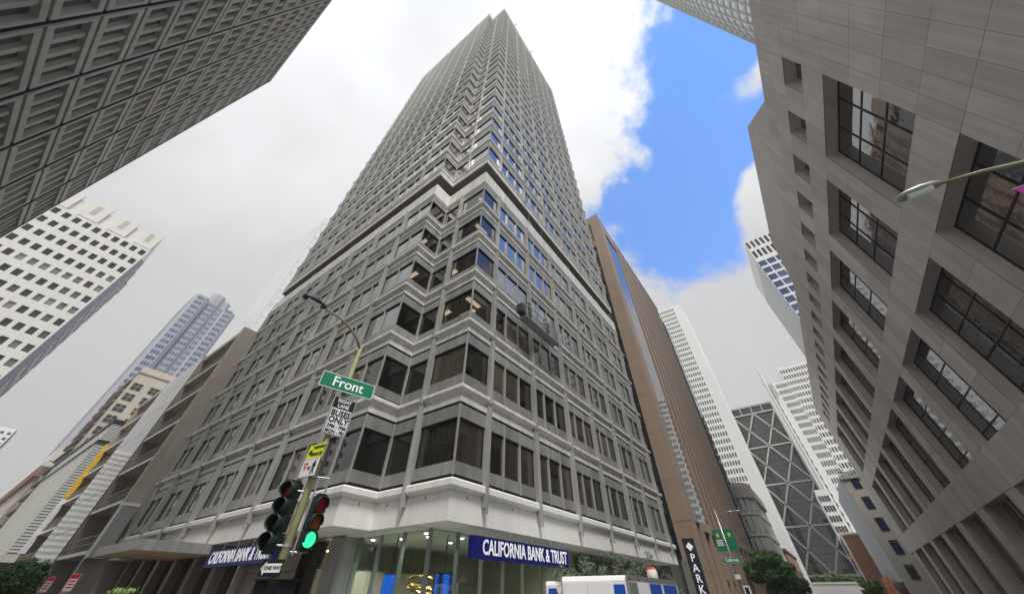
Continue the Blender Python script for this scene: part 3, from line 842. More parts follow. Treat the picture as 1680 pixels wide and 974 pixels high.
# raised parapet gable
MB().prism_y([(25.6, zl[12] - .01), (32.0, 46.6), (55.6, 46.6), (62.6, zl[12] - .01)], RY - 6.0, RY - .03).build('raised_parapet', 'stone_greyj', RB)
MB().box((px(NX0), RY - 14, zl[12]), (px(NX1), RY - .05, zl[12] + .25)).build('coping', 'stone_greyj', RB)
MB().box((px(NX0) + .02, RY - 26, zl[0]), (px(NX1) - .02, RY - 1.08, zl[12] - .02)).build('core', 'core', RB)
# arcade
for w in range(-1, 10):
    x0 = px(w * 8 - 2)
    if x0 < px(NX0): x0 = px(NX0)
    MB().box((x0, RY - 2.6, .1), (px(w * 8), RY - .01, zl[0] - .01)).build('arcade_pier', 'stone_greyj', RB)
    if w < 9:
        for q in range(1, 3):
            xx_ = px(w * 8) + q * 2.72
            MB().box((xx_ - .18, RY - 2.4, .1), (xx_ + .18, RY - .5, zl[0] - .01)).build('arcade_fin', 'brown', RB)
        piece('arcade_glass', (px(w * 8) + .1, RY - 2.55, .1), (px(w * 8 + 6) - .1, RY - 2.45, zl[0]), 'r_glass', RB)
        piece('arcade_rail', (px(w * 8), RY - 2.44, 5.9), (px(w * 8 + 6), RY - 2.3, 6.2), 'slab', RB)
MB().box((px(NX0), RY - 2.7, zl[0] - .02), (px(NX1), RY - .05, zl[0] + .02)).build('arcade_soffit', 'stone_greyj', RB)

# ------------------------------------------------------------------ brown granite block next to the tower
BR = thing('brown_granite_block', (75, 24, 0), 'brown granite office block with close vertical fins and dark glass', 'building')
BY = 10.65; BX = 49.6; BT = 69.0
BF = Face('y', BY, -1); BWF = Face('x', BX, -1)
zj = [8.8, 13, 18.6, 24.2, 29.8, 35.4, 41, 46.6, 52.2, 57.8, 63.2, BT]
for i in range(len(zj) - 1):
    piece('pier_block', (BX, BY, zj[i] + .015), (BX + 2.7, BY + 2.1, zj[i + 1] - .015), 'brown', BR)
piece('pier_core', (BX + .04, BY + .04, .1), (BX + 2.66, BY + 2.06, BT - .05), 'stone_joint', BR)
for z0, z1 in ((.1, 4.4), (4.43, 8.77)): piece('pier_block', (BX, BY, z0), (BX + 1.9, BY + 2.1, z1), 'brown', BR)
# west slot: dark glass
for i in range(17):
    z0 = 6 + i * 3.5
    piece('slot_window', (BX + .5, BY + 2.15, z0), (BX + .56, BY + 22, z0 + 3.42), 'b_glass', BR)
    MB().box((BX + .3, BY + 2.15, z0 - .06), (BX + .6, BY + 22, z0 + .02)).build('slot_rail', 'dark_metal', BR)
MB().box((BX, BY + 2.1, 58.5), (BX + .6, BY + 3.2, 60.3)).box((BX, BY + 2.5, 60.4), (BX + .6, BY + 3.2, 66.3)).box((BX + .01, BY + 2.1, 66.4), (BX + .6, BY + 22, BT - .02)).build('west_header', 'brown', BR)
# front glass strip
for i in range(15):
    z0 = 9.0 + i * 3.62
    for x0, x1 in ((52.35, 56.1), (56.15, 59.9)):
        piece('strip_window', (x0, BY + .16, z0), (x1, BY + .2, z0 + 3.58), 'strip_glass', BR)
MB().box((52.3, BY + .1, BT - 4.2), (60.0, BY + .7, BT - .02)).build('front_header', 'brown', BR)
for i in range(11):
    x = 60.0 + i * 3.12
    MB().box((x, BY, 9.2), (x + 1.75, BY + .7, BT - .03)).build('vertical_fin', 'brown', BR)
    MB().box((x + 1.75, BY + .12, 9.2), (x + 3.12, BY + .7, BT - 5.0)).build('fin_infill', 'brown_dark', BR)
    piece('slot_window', (x + 1.75, BY + .66, BT - 5), (x + 3.12, BY + .72, BT - 1.2), 'b_glass', BR)
MB().box((60, BY + .02, BT - 1.0), (94.4, BY + .9, BT)).build('parapet', 'brown', BR)
MB().box((54.6, BY + .01, 8.3), (94.4, BY + .95, 9.2)).build('transfer_beam', 'brown', BR)
for i in range(14):
    z0 = 9 + i * 3.9
    MB().prism([(94.4, BY + .9), (95.2, BY - .15), (99.6, BY - .15), (100.6, BY + .9)], z0, z0 + 3.55).build('bay_window', 'b_glass', BR)
    MB().prism([(94.4, BY + .9), (95.3, BY), (99.5, BY), (100.5, BY + .9)], z0 + 3.55, z0 + 3.9).build('bay_sill', 'dark_metal', BR)
MB().box((BX + .6, BY + .76, .1), (100.4, BY + 30, BT - .4)).build('core', 'core', BR)
for i in range(12):
    x = 54.0 + i * 3.8
    MB().box((x, BY + .02, .1), (x + 1.0, BY + .9, 8.3)).build('base_pier', 'brown', BR)
    piece('portal_glass', (x + 1.0, BY + .5, .1), (x + 3.8, BY + .6, 8.3), 'b_glass', BR)
    if i > 0: piece('portal_rail', (x + 1.0, BY + .3, 3.6), (x + 3.8, BY + .45, 4.0), 'dark_metal', BR)
piece('link_glass', (39.7, 14.4, .1), (BX + .4, 14.5, 9.0), 'b_glass', BR)
MB().box((46.6, 11.2, .1), (BX - .05, 12.2, 5.2)).build('grey_wing_wall', 't_soffit', BR)

t = thing('parking_sign', (44.2, 10.35, .1), 'tall black PARK blade sign with white letters beside brown block', 'sign', world=False, rotz=rad(-78))
MB().box((-.55, -.09, 0), (.55, .09, 6.6)).build('sign_panel', 'sign_black', t)
for i, ch in enumerate('PARK'):
    text(ch, .82, 'letter', 'letter_white', t, (0, -.1, 5.1 - i * .74), (rad(90), 0, 0), .006, .012)
b = MB(); b.prism_y([(0, 5.62), (.34, 5.96), (0, 6.3), (-.34, 5.96)], -.105, -.092); b.build('emblem', 'letter_white', t)
for z in (2.2, 1.98): MB().box((-.36, -.1, z), (.36, -.092, z + .1)).build('small_print', 'letter_white', t)

# ------------------------------------------------------------------ far towers
# white gridded tower on the left
WT = thing('white_grid_tower', (-34, 152, 0), 'white tower with square deep windows and notched crown beyond the dark block', 'tower')
WF = Face('y', 140.0, -1)
gridface(WT, WF, -59.5, -12.3, 5.0, 85.0, 21, 20, .60, .50, 'white_stone', 'w_glass', .32, indiv=300)
m = MB()
for i in range(7):
    x = -12.6 - i * 6.75
    MB().box((x - 4.3, 139.9, 85.0), (x, 142, 92.5 - (i % 2) * .6)).build('crown_block', 'white_stone', WT)
    piece('crown_slot', (x - 3.0, 139.84, 87.0), (x - 1.8, 139.95, 90.5), 'louver', WT)
MB().box((-59.5, 140.6, 85.0), (-12.4, 165, 90.2)).build('crown_wall', 'white_stone', WT)
MB().box((-59.4, 140.5, 0), (-12.35, 165, 85)).build('core', 'white_stone', WT)
for i in range(5):
    MB().prism([(-12.35, 142 + i * 4.4), (-11.3, 143 + i * 4.4), (-11.3, 145 + i * 4.4), (-12.35, 146 + i * 4.4)], 3, 82 - i % 2 * 3).build('side_bay', 'bluegrey', WT)
    for f in range(19): piece('side_window', (-11.35, 143.1 + i * 4.4, 6 + f * 4), (-11.2, 144.9 + i * 4.4, 8 + f * 4), 'w_glass', WT)

# blue-grey tower far down the side street
BG = thing('faceted_tower', (22, 275, 0), 'blue-grey tower with faceted projecting bays and lobed roof', 'tower')
def lobe(x0, x1, y0, y1, z1, c=2.0):
    MB().prism([(x0, y1), (x0, y0 + c), (x0 + c, y0), (x1 - c, y0), (x1, y0 + c), (x1, y1)], 0, z1).build('lobe', 'bluegrey', BG)
lobe(9.4, 17.5, 260, 292, 144); lobe(17.0, 24.6, 263, 290, 151); lobe(23.5, 29.0, 264.5, 290, 149, 1.5); lobe(27.0, 34.6, 261, 290, 142)
bgw = MB()
for f in range(36):
    z = 14 + f * 3.62
    for x in (11.7, 13.0, 14.4, 28.9, 30.3, 31.6):
        bgw.box((x - .5, (259.9 if x < 20 else 260.9), z), (x + .5, 262, z + 2.0))
    for x in (19.3, 20.6, 21.9): bgw.box((x - .38, 262.9, z), (x + .38, 264, z + 2.0))
    for x in (25.4, 26.7): bgw.box((x - .38, 264.4, z), (x + .38, 265.4, z + 2.0))
    for y in (263.5, 266.5, 269.5, 272.5, 275.5, 278.5): bgw.box((9.3, y, z), (10.3, y + 1.6, z + 1.9))
bgw.build('window_panes', 'blue_glass', BG, kind='stuff')

# beige building
BE = thing('beige_block', (16, 176, 0), 'cream block with paired sash windows and dark cornice along its street edge', 'building')
MB().box((8.9, 164, 0), (26, 190, 57.5)).build('walls', 'beige', BE)
MB().box((8.6, 163.7, 57.5), (26.2, 190.2, 58.3)).box((8.9, 164, 58.3), (26, 190, 59.7)).build('parapet', 'beige', BE)
for f in range(13):
    z = 52.0 - f * 3.52
    for x0 in (9.6, 10.95, 14.2, 15.5):
        MB().box((x0, 163.86, z), (x0 + 1.15, 164.05, z + 2.1)).build('window', 'far_glass', BE)
        MB().box((x0 - .06, 163.82, z + 1.0), (x0 + 1.21, 163.88, z + 1.1)).build('window_rail', 'beige', BE)
    MB().box((8.2, 165, z + 2.6), (8.92, 190, z + 3.2)).build('string_course', 'beige_trim', BE)
    for y in (166, 170, 174, 178, 182, 186): piece('side_window', (8.8, y, z), (8.95, y + 2, z + 2.2), 'd_glass', BE)

# louvred building
LV = thing('louvred_block', (16, 130, 0), 'light grey low block with horizontal metal louvres', 'building')
MB().box((7.9, 105.2, 0), (30, 160, 28.0)).build('walls', 'louver', LV)
MB().box((7.55, 104.8, 27.6), (30, 160.2, 28.3)).box((7.6, 104.85, 23.9), (30, 160.1, 24.4)).build('cornice', 'dark_metal', LV)
for i in range(38):
    piece('louvre', (7.85, 104.9, 7.6 + i * .42), (14, 105.25, 7.6 + i * .42 + .3), 'louver', LV)
for i in range(8): piece('louvre', (7.85, 104.95, 24.5 + i * .38), (14, 105.25, 24.5 + i * .38 + .27), 'louver', LV)
for i in range(12):
    MB().box((7.7, 106 + i * 4.4, 6), (7.95, 107 + i * 4.4, 27)).build('pilaster', 'louver', LV)
piece('shop_window', (7.85, 104.98, .3), (14, 105.25, 6.4), 'b_glass', LV)
MB().box((7.5, 104.7, 6.4), (14, 105.3, 7.4)).build('fascia', 'slab', LV)

# concrete-framed building beside the tower
CB = thing('concrete_frame_block', (15, 65, 0), 'brown concrete-framed block with open floors, tall end pier and glass bay', 'building')
MB().box((7.62, 46.0, .1), (22, 46.5, 26.2)).build('end_pier', 'concrete', CB)
MB().box((7.56, 46.02, .1), (7.62, 46.48, 26.18)).build('pier_edge', 'slab', CB)
for i in range(6):
    z = 5.15 + i * 3.4
    for (ya, yb) in ((46.5, 57.5), (72.0, 84.0)):
        MB().box((7.7, ya, z - .22), (16, yb, z)).build('floor_slab', 'slab', CB)
        MB().box((7.66, ya, z - .24), (7.7, yb, z + .02)).build('slab_edge', 'white_stone', CB)
        m = MB().box((7.72, ya, z + 1.0), (7.78, yb, z + 1.06)).box((7.72, ya, z + .5), (7.76, yb, z + .54))
        for k in range(10): m.box((7.73, ya + .2 + k * (yb - ya - .4) / 9, z), (7.77, ya + .26 + k * (yb - ya - .4) / 9, z + 1.0))
        m.build('railing', 'concrete', CB)
for (ya, yb) in ((46.5, 57.5), (72.0, 84.0)):
    MB().box((10.4, ya, .1), (10.6, yb, 26)).build('back_wall', 'dark_stone', CB)
    MB().box((7.7, ya, 25.4), (16, yb, 26.1)).build('roof_slab', 'concrete', CB)
for i in range(7):
    z = 4.2 + i * 3.15
    for k in range(3): piece('bay_glass', (7.55, 57.6 + k * 4.8, z), (7.62, 57.6 + k * 4.8 + 4.7, z + 3.1), 'pier_glass', CB)
MB().box((7.64, 57.5, .1), (16, 72, 26.2)).build('bay_core', 'concrete', CB)
MB().box((7.3, 83.6, 12.5), (7.9, 84.1, 19.6)).build('yellow_banner', 'yellow_paint', CB)
MB().box((7.3, 83.6, 6.5), (7.9, 84.1, 12.4)).build('white_banner', 'sign_white', CB)
MB().box((7.62, 84, .1), (16, 84.4, 26)).build('end_wall', 'concrete', CB)
MB().box((10.6, 46.5, .1), (30, 84, 25.9)).build('core', 'concrete', CB)
t = thing('duct_box', (7.9, 45.2, 5.9), 'small silver metal duct box between tower and concrete pier', 'duct')
MB().box((7.5, 44.9, 4.6), (8.5, 45.9, 8.0)).build('duct', 'galv', t)
MB().box((7.45, 44.85, 7.9), (8.55, 45.95, 8.1)).build('duct_cap', 'sign_white', t)

# ornate building and slab further on
OR = thing('ornate_block', (18, 240, 0), 'old ornate stone block with heavy cornice far down the side street', 'building')
gridface(OR, Face('x', 8.0, -1), 196, 300, 6, 33, 22, 6, .45, .6, 'ornate', 'far_glass', .5)
MB().box((8.45, 196, 0), (30, 300, 34)).build('walls', 'ornate', OR)
MB().box((6.6, 195, 33.2), (30, 301, 34.6)).box((7.2, 195.4, 35), (30, 300.6, 38.6)).build('cornice', 'white_stone', OR)
MB().box((6.8, 195.2, 30.4), (8.2, 300.8, 31.2)).build('string_course', 'brick_red', OR)
SL = thing('far_white_slab', (-36, 540, 0), 'distant white slab tower with dark street edge', 'tower')
gridface(SL, Face('y', 520, -1), -60, -12, 6, 104, 12, 24, .5, .5, 'white_far', 'far_glass', .5)
MB().box((-60, 520.5, 0), (-12, 560, 106)).build('core', 'white_far', SL)
MB().box((-12, 520, 0), (-11.2, 560, 105)).build('edge_fin', 'dark_metal', SL)

# pale glass tower behind the main tower
PG = thing('pale_glass_tower', (40, 165, 0), 'pale glass tower peeping out behind the side-street face of main tower', 'tower')
gridface(PG, Face('y', 150, -1), 27, 55, 4, 156, 14, 40, .86, .80, 'white_far', 'pale_glass', .12)
gridface(PG, Face('x', 27, -1), 150, 178, 4, 156, 12, 40, .86, .80, 'white_far', 'pale_glass', .12)
MB().box((27.15, 150.15, 0), (55, 178, 156.5)).build('core', 'white_far', PG)

# white slab tower past the brown block
WW = thing('white_slab_tower', (245, 30, 0), 'white tower with rows of narrow dark windows rising past brown block', 'tower')
gridface(WW, Face('x', 230.0, -1), 10.2, 50, 4, 160, 25, 42, .58, .58, 'white_far', 'far_glass', .14, margin=(5.3, 1))
MB().box((230.45, 10.2, 0), (262, 50, 161)).build('core', 'white_far', WW)

# cross-braced tower closing the street
XB = thing('braced_tower', (315, -1, 0), 'dark glass tower behind a pale diagonal steel frame closing the street', 'tower')
XP = 300.0; Y0, Y1 = 12.9, -14.6; YM = (Y0 + Y1) / 2
zt_ = [10.9, 32.8, 54.7, 76.6, 98.5]
pn = MB()
for f in range(26):
    for c in range(14):
        a = Y1 + (Y0 - Y1) * c / 14; b = Y1 + (Y0 - Y1) * (c + 1) / 14
        pn.box((XP + 1.4, a + .04, 10 + f * 3.42), (XP + 1.5, b - .04, 10 + f * 3.42 + 3.25))
pn.build('window_panes', 'brace_glass', XB, kind='stuff')
MB().box((XP + 1.5, Y1, 0), (XP + 30, Y0, 103.5)).build('core', 'black', XB)
for a in (0, 1, 2):
    y = (Y0, YM, Y1)[a]
    if a != 1: MB().box((XP - .5, y - .5, 8), (XP + 1.4, y + .5, 104)).build('column', 'brace_steel', XB)
for z in zt_ + [104.0]: MB().box((XP - .3, Y1, z - .45), (XP + .4, Y0, z + .45)).build('tie_beam', 'brace_steel', XB)
for i in range(4):
    for (ya, yb) in ((Y0, YM), (YM, Y1)):
        MB().bar((XP - .05, ya, zt_[i]), (XP - .05, yb, zt_[i + 1]), .95).build('brace', 'brace_steel', XB)
        MB().bar((XP - .05, yb, zt_[i]), (XP - .05, ya, zt_[i + 1]), .95).build('brace', 'brace_steel', XB)
for i in range(5):
    y = Y0 + (Y1 - Y0) * i / 4
    MB().box((XP - .25, y - .3, 98.9), (XP + .5, y + .3, 103.6)).build('attic_post', 'brace_steel', XB)
piece('attic_glass', (XP + .6, Y1 + .3, 99), (XP + 1.3, Y0 - .3, 103.5), 'far_glass', XB)

# stepped white towers to the right
ET = thing('stepped_white_tower', (270, -30, 0), 'stepped white tower with ranks of small dark windows beside braced tower', 'tower')
gridface(ET, Face('x', 255.0, -1), -50, -25.4, 4, 106, 18, 27, .60, .60, 'white_far', 'far_glass', .12)
gridface(ET, Face('x', 249.0, -1), -25.35, -15.5, 4, 96, 6, 24, .62, .60, 'white_far', 'far_glass', .12, margin=(.4, 3.2))
gridface(ET, Face('y', -15.5, 1), 249, 272, 4, 96, 12, 24, .5, .5, 'white_far', 'far_glass', .4)
MB().box((255.5, -50, 0), (285, -25.4, 107)).build('core', 'white_far', ET)
MB().box((249.5, -25.4, 0), (280, -15.95, 96.6)).build('core', 'white_far', ET)
MB().box((245, -15.0, 0), (262, -14.2, 108)).box((247, -18.3, 90), (250, -17.6, 108)).build('blade_wall', 'white_far', ET)
MB().box((240, -14.2, 0), (262, -9.4, 40)).build('podium', 'white_far', ET)
for f in range(9):
    for k in range(4): piece('podium_window', (239.9, -13.7 + k * 1.1, 4 + f * 3.9), (240.1, -12.9 + k * 1.1, 6.2 + f * 3.9), 'far_glass', ET)

# blue glass tower above the granite roof
BT_ = thing('blue_glass_tower', (166, -45, 0), 'blue glass tower with white bands rising behind the granite roof', 'tower')
gridface(BT_, Face('x', 150.0, -1), -62, -30.5, 3, 113, 9, 26, .86, .72, 'white_far', 'blue_glass', .25)
gridface(BT_, Face('y', -30.5, 1), 150.0, 186, 3, 113, 9, 26, .45, .93, 'white_far', 'blue_glass', .25)
MB().box((150.3, -62, 0), (186, -30.8, 124)).build('core', 'white_far', BT_)
gridface(BT_, Face('x', 150.1, -1), -62, -31.0, 114, 126.5, 16, 2, .6, .7, 'white_far', 'far_glass', .2)
MB().box((150.1, -62, 113), (186, -30.6, 114)).build('cornice', 'white_far', BT_)

# round ribbed tower top right
RT = thing('round_ribbed_tower', (44.6, -60.3, 0), 'round ribbed grey glass tower high above the granite roof', 'tower')
def ring(r0, r1, z0, z1, n=56):
    m = MB()
    for k in range(n):
        a = 2 * math.pi * k / n
        m.v += [(44.6 + r0 * math.cos(a), -60.3 + r0 * math.sin(a), z0), (44.6 + r1 * math.cos(a), -60.3 + r1 * math.sin(a), z1)]
    for k in range(n):
        j = (k + 1) % n; m.f.append((2 * k, 2 * j, 2 * j + 1, 2 * k + 1))
    m.f.append(tuple(2 * k for k in reversed(range(n)))); m.f.append(tuple(2 * k + 1 for k in range(n)))
    return m
ring(21.2, 19.5, 0, 236).build('glass_drum', 'pale_glass', RT)
for f in range(52):
    z = 20 + f * 4.1; r = 21.2 - 1.7 * z / 236
    ring(r + .22, r + .21, z, z + 1.5).build('floor_band', 'louver', RT)
rib = MB()
for k in range(56):
    a = 2 * math.pi * k / 56
    rib.bar((44.6 + 21.3 * math.cos(a), -60.3 + 21.3 * math.sin(a), 18), (44.6 + 19.75 * math.cos(a), -60.3 + 19.75 * math.sin(a), 236), .3)
rib.build('ribs', 'louver', RT, kind='stuff')

# corner block with stone cornice beyond the brown one
CO = thing('cornice_block', (116, 18, 0), 'low pale stone block with rounded corner, bay windows and cornice', 'building')
def rounded(x, y, r, n=6): return [(x + r - r * math.cos(i * math.pi / 2 / n), y + r - r * math.sin(i * math.pi / 2 / n)) for i in range(n + 1)]
def cob(x, y, z0, z1, nm, m, r=3.5):
    MB().prism(rounded(x, y, r) + [(132, y), (132, 30), (x, 30)], z0, z1).build(nm, m, CO)
cob(107.6, 8.4, .1, 21, 'walls', 'ornate')
cob(106.8, 7.6, 19.4, 21.6, 'cornice', 'ornate'); cob(107.3, 8.1, 21.6, 22.6, 'parapet', 'ornate')
for i in range(4):
    z = 4.5 + i * 3.9
    cob(107.45, 8.25, z + 1.2, z + 3.0, 'window_band', 'far_glass')
    cob(107.2, 8.0, z, z + .8, 'sill_band', 'white_stone')
    for k in range(5):
        a = math.pi / 2 * (k + .1) / 4.6; px_, py_ = 107.5 + 3.5 - 3.62 * math.cos(a), 8.3 + 3.5 - 3.62 * math.sin(a)
        MB().box((px_ - .45, py_ - .45, z + .8), (px_ + .45, py_ + .45, z + 3.6)).build('pilaster', 'white_stone', CO)
    for k in range(7):
        MB().box((110.8 + k * 3, 8.05, z + .8), (111.7 + k * 3, 8.5, z + 3.3)).build('pilaster', 'white_stone', CO)

# grey office block past the granite one
GO = thing('grey_office_block', (150, -24, 0), 'low warm-grey block with blue windows and roof planting past granite block', 'building')
MB().box((135, -40, .1), (168, -12.3, 25.2)).build('walls', 'slab', GO)
MB().box((134.7, -40, 25.2), (168.2, -12.1, 25.9)).build('coping', 'slab', GO)
for f in range(5):
    for k in range(4):
        y = -15.7 - k * 4.2
        piece('window', (134.9, y, 5.3 + f * 4.4), (135.05, y + 1.6, 7.4 + f * 4.4), 'navy_glass', GO)
        piece('window_transom', (134.88, y, 7.5 + f * 4.4), (135.05, y + 1.6, 7.9 + f * 4.4), 'd_glass', GO)
for i in range(6):
    MB().prism([(136.5 + i * 5, -12.3), (140.5 + i * 5, -12.3), (139.7 + i * 5, -11.2), (137.3 + i * 5, -11.2)], 5, 24.6).build('glass_bay', 'pale_glass', GO)
    MB().box((140.6 + i * 5, -12.28, 4), (141.3 + i * 5, -11.5, 25)).build('bay_pier', 'white_stone', GO)
lf = MB()
for i in range(900):
    x, y, z = random.uniform(135.5, 150), random.uniform(-19, -13), 25.9 + abs(random.gauss(0, 1.3))
    a = random.uniform(0, 6.28); s = random.uniform(.15, .35)
    k = len(lf.v); lf.v += [(x, y, z), (x + s * math.cos(a), y + s * math.sin(a), z + .1), (x + s * .3, y, z + s)]; lf.f.append((k, k + 1, k + 2))
lf.build('roof_planting', 'leaf_dark', GO, kind='stuff')
t = thing('brick_block', (170, -10, 0), 'low red brick block with pale edge strip at the street end', 'building')
MB().box((168.5, -14, .1), (200, -7.3, 16.5)).build('walls', 'brick_red', t)
MB().box((168.3, -7.4, .1), (169.2, -6.9, 16.8)).box((168.2, -14, 16.5), (200.2, -7.0, 17.0)).build('trim', 'white_stone', t)
for f in range(3):
    for k in range(4): MB().box((170 + k * 7, -7.35, 5 + f * 4), (174 + k * 7, -7.2, 7.5 + f * 4)).build('window', 'far_glass', t)
t = thing('pink_block', (140, 9, 0), 'small pink stucco block at the street end left of braced tower', 'building')
MB().box((136, 7.9, .1), (172, 20, 11.4)).build('walls', 'brick_pink' if 'brick_pink' in MATS else 'beige', t)
MB().box((135.7, 7.6, 11.4), (172, 20, 11.9)).build('coping', 'beige_trim', t)
for k in range(6): MB().box((138 + k * 5.5, 7.82, 4), (141 + k * 5.5, 7.95, 8)).build('window', 'd_glass', t)

# ------------------------------------------------------------------ signal pole with lamp and signs
t = thing('signal_pole', (4.6, 9.4, .13), 'olive street lamp pole carrying signals and signs at tower corner', 'lamp pole')
MB().tube([(4.6, 9.4, .13), (4.6, 9.4, 4.0), (4.6, 9.4, 8.35)], [.105, .088, .06], 14).build('pole', 'pole_green', t, smooth=True)
MB().prism([(4.6 + .2 * math.cos(a * math.pi / 6), 9.4 + .2 * math.sin(a * math.pi / 6)) for a in range(12)], .13, .55).build('pole_base', 'pole_green', t)
arm = [(4.6, 9.4, 8.2), (4.35, 9.4, 8.52), (3.95, 9.4, 8.76), (3.5, 9.4, 8.88), (3.05, 9.4, 8.92)]
MB().tube(arm, [.05, .045, .04, .035, .03], 10).build('lamp_arm', 'pole_green', t, smooth=True)
def lamp_head(p, d, parent, m='galv'):
    d = Vector(d).normalized(); s = d.cross(Vector((0, 0, 1))); p = Vector(p)
    q = MB(); n = 10; st = [(0, .05, .05), (.12, .12, .10), (.35, .17, .12), (.6, .16, .10), (.75, .08, .05)]
    for (l, w, h) in st:
        for k in range(n):
            a = 2 * math.pi * k / n
            q.v.append(tuple(p + d * l + s * w * math.cos(a) + Vector((0, 0, 1)) * h * (math.sin(a) if math.sin(a) > 0 else .45 * math.sin(a))))
    for i in range(len(st) - 1):
        for k in range(n): q.f.append((i * n + k, i * n + (k + 1) % n, (i + 1) * n + (k + 1) % n, (i + 1) * n + k))
    q.f.append(tuple(range(n))); q.f.append(tuple((len(st) - 1) * n + k for k in range(n)))
    h = q.build('lamp_head', m, parent, smooth=True)
    g = MB().tube([tuple(p + d * .2 + Vector((0, 0, -.03))), tuple(p + d * .6 + Vector((0, 0, -.035)))], [.10, .09], 10).build('lamp_lens', 'pale_glass', h)
    return h
lamp_head((3.08, 9.4, 8.92), (-1, 0, .02), t, 'dark_metal')
MB().tube([(4.6, 9.4, 4.62), (4.95, 9.25, 4.62), (4.95, 9.25, 4.3)], .022, 8).tube([(4.6, 9.4, 3.2), (4.92, 9.25, 3.2)], .022, 8).build('bracket', 'galv', t)
MB().tube([(4.6, 9.4, 4.3), (4.3, 9.52, 4.3)], .022, 8).tube([(4.6, 9.4, 3.3), (4.3, 9.52, 3.3)], .022, 8).build('bracket', 'galv', t)
MB().tube([(4.73, 9.32, 3.15), (4.73, 9.32, 4.62)], .02, 8).build('conduit', 'galv', t)
for z in (3.3, 4.62, 5.0, 5.9): MB().disc_ring((4.6, 9.4, z - .03), (0, 0, 1), .105, .105, .06, 14).build('clamp', 'galv', t)

def signal(name, pos, face, lenses, lab, pitch=.33, vis=.11, arc=(-25, 205)):
    t = thing('traffic_signal', pos, lab, 'traffic signal', 'traffic signals on the corner pole', world=False, rotz=face)
    n = len(lenses)
    for i, ln in enumerate(lenses):
        z = (n - 1 - i) * pitch
        h = MB(); h.box((-.155, -.02, z - pitch / 2 + .008), (.155, .20, z + pitch / 2 - .008)).box((-.12, .20, z - pitch / 2 + .03), (.12, .26, z + pitch / 2 - .03))
        hs = h.build('signal_section', 'signal_green', t)
        l = MB().disc((0, -.028, z), (0, -1, 0), .142, 24, .03).build('lens', ln, hs, smooth=True)
        v = MB().disc_ring((0, -.02, z), (0, -1, 0), .158, .150, vis, 24, rad(arc[0]), rad(arc[1])).build('visor', 'signal_green', hs, smooth=True)
    MB().box((-.10, 0, -pitch / 2 - .05), (.10, .18, -pitch / 2)).box((-.10, 0, (n - .5) * pitch), (.10, .18, (n - .5) * pitch + .05)).build('end_cap', 'signal_green', t)
signal('traffic_signal', (4.93, 9.22, 3.42), rad(-2), ['lens_red', 'lens_amber', 'lens_go'], 'three-lamp traffic signal showing green on the corner pole')
signal('traffic_signal', (4.27, 9.56, 3.36), rad(-58), ['lens_red', 'lens_dark', 'lens_dark', 'lens_dark'], 'four-lamp traffic signal turned away on the corner pole', .315, .2, (-60, 240))
for (x, y, rz, lab) in ((4.42, 9.28, rad(-80), 'pedestrian signal box on corner pole facing the side street'), (4.72, 9.18, rad(5), 'pedestrian signal box on corner pole facing the main street')):
    p = thing('pedestrian_signal', (x, y, 2.32), lab, 'signal', world=False, rotz=rz)
    MB().box((-.2, -.12, 0), (.2, .1, .42)).build('housing', 'black', p)
    MB().box((-.17, -.128, .03), (.17, -.121, .39)).build('face_grille', 'sign_black', p)
    MB().box((-.2, -.2, .42), (.2, .1, .44)).build('hood', 'black', p)

def rect_sign(pos, rz, w, h, back, lab, name='street_sign', border=None, rows=()):
    s = thing(name, pos, lab, 'sign', world=False, rotz=rz)
    pl = MB().box((-w / 2, 0, -h / 2), (w / 2, .012, h / 2)).build('sign_plate', back, s)
    if border:
        bw = .018; m = MB()
        m.box((-w / 2 + .01, -.003, h / 2 - .01 - bw), (w / 2 - .01, 0, h / 2 - .01)).box((-w / 2 + .01, -.003, -h / 2 + .01), (w / 2 - .01, 0, -h / 2 + .01 + bw))
        m.box((-w / 2 + .01, -.003, -h / 2 + .01 + bw), (-w / 2 + .01 + bw, 0, h / 2 - .01 - bw)).box((w / 2 - .01 - bw, -.003, -h / 2 + .01 + bw), (w / 2 - .01, 0, h / 2 - .01 - bw))
        m.build('border', border, s)
    for (body, size, z, m, sx, bold) in rows: text(body, size, 'lettering', m, s, (0, -.006, z), (rad(90), 0, 0), .002, bold, sx)
    return s
rect_sign((4.57, 9.26, 6.94), rad(-13), 1.56, .46, 'sign_green', 'green Front street-name sign high on the corner pole', 'street_name_sign', 'sign_white', [('Front', .40, .0, 'letter_white', 1.0, .004)])
s = rect_sign((4.66, 9.27, 6.07), rad(-6), .64, 1.0, 'sign_white', 'white buses only lane sign on the corner pole', 'bus_lane_sign', 'sign_black', [('RIGHT', .135, .40, 'sign_white', 1, .004), ('LANE', .135, .265, 'sign_white', 1, .004), ('BUSES', .215, .06, 'sign_black', .95, .006), ('ONLY', .215, -.12, 'sign_black', .95, .006), ('3PM - 7PM', .125, -.285, 'sign_black', .95, .003), ('MON - FRI', .125, -.41, 'sign_black', .95, .003)])
MB().box((-.305, -.004, .19), (.305, 0, .485)).build('header_panel', 'sign_black', s)
s = rect_sign((4.44, 9.42, 5.17), rad(-84), .60, .33, 'sign_yellow', 'yellow turning vehicles sign with black arrow on corner pole', 'turn_warning_sign', None, [])
text('TURNING', .105, 'lettering', 'sign_black', s, (.1, -.006, .08), (rad(90), 0, 0), .002, .003)
text('VEHICLES', .105, 'lettering', 'sign_black', s, (.08, -.006, -.08), (rad(90), 0, 0), .002, .003)
m = MB(); m.prism_y([(-.26, -.02), (-.19, .05), (-.19, .02), (-.12, .02), (-.12, -.1), (-.16, -.1), (-.16, -.05), (-.19, -.05), (-.19, -.09)], -.006, -.001); m.build('arrow', 'sign_black', s)
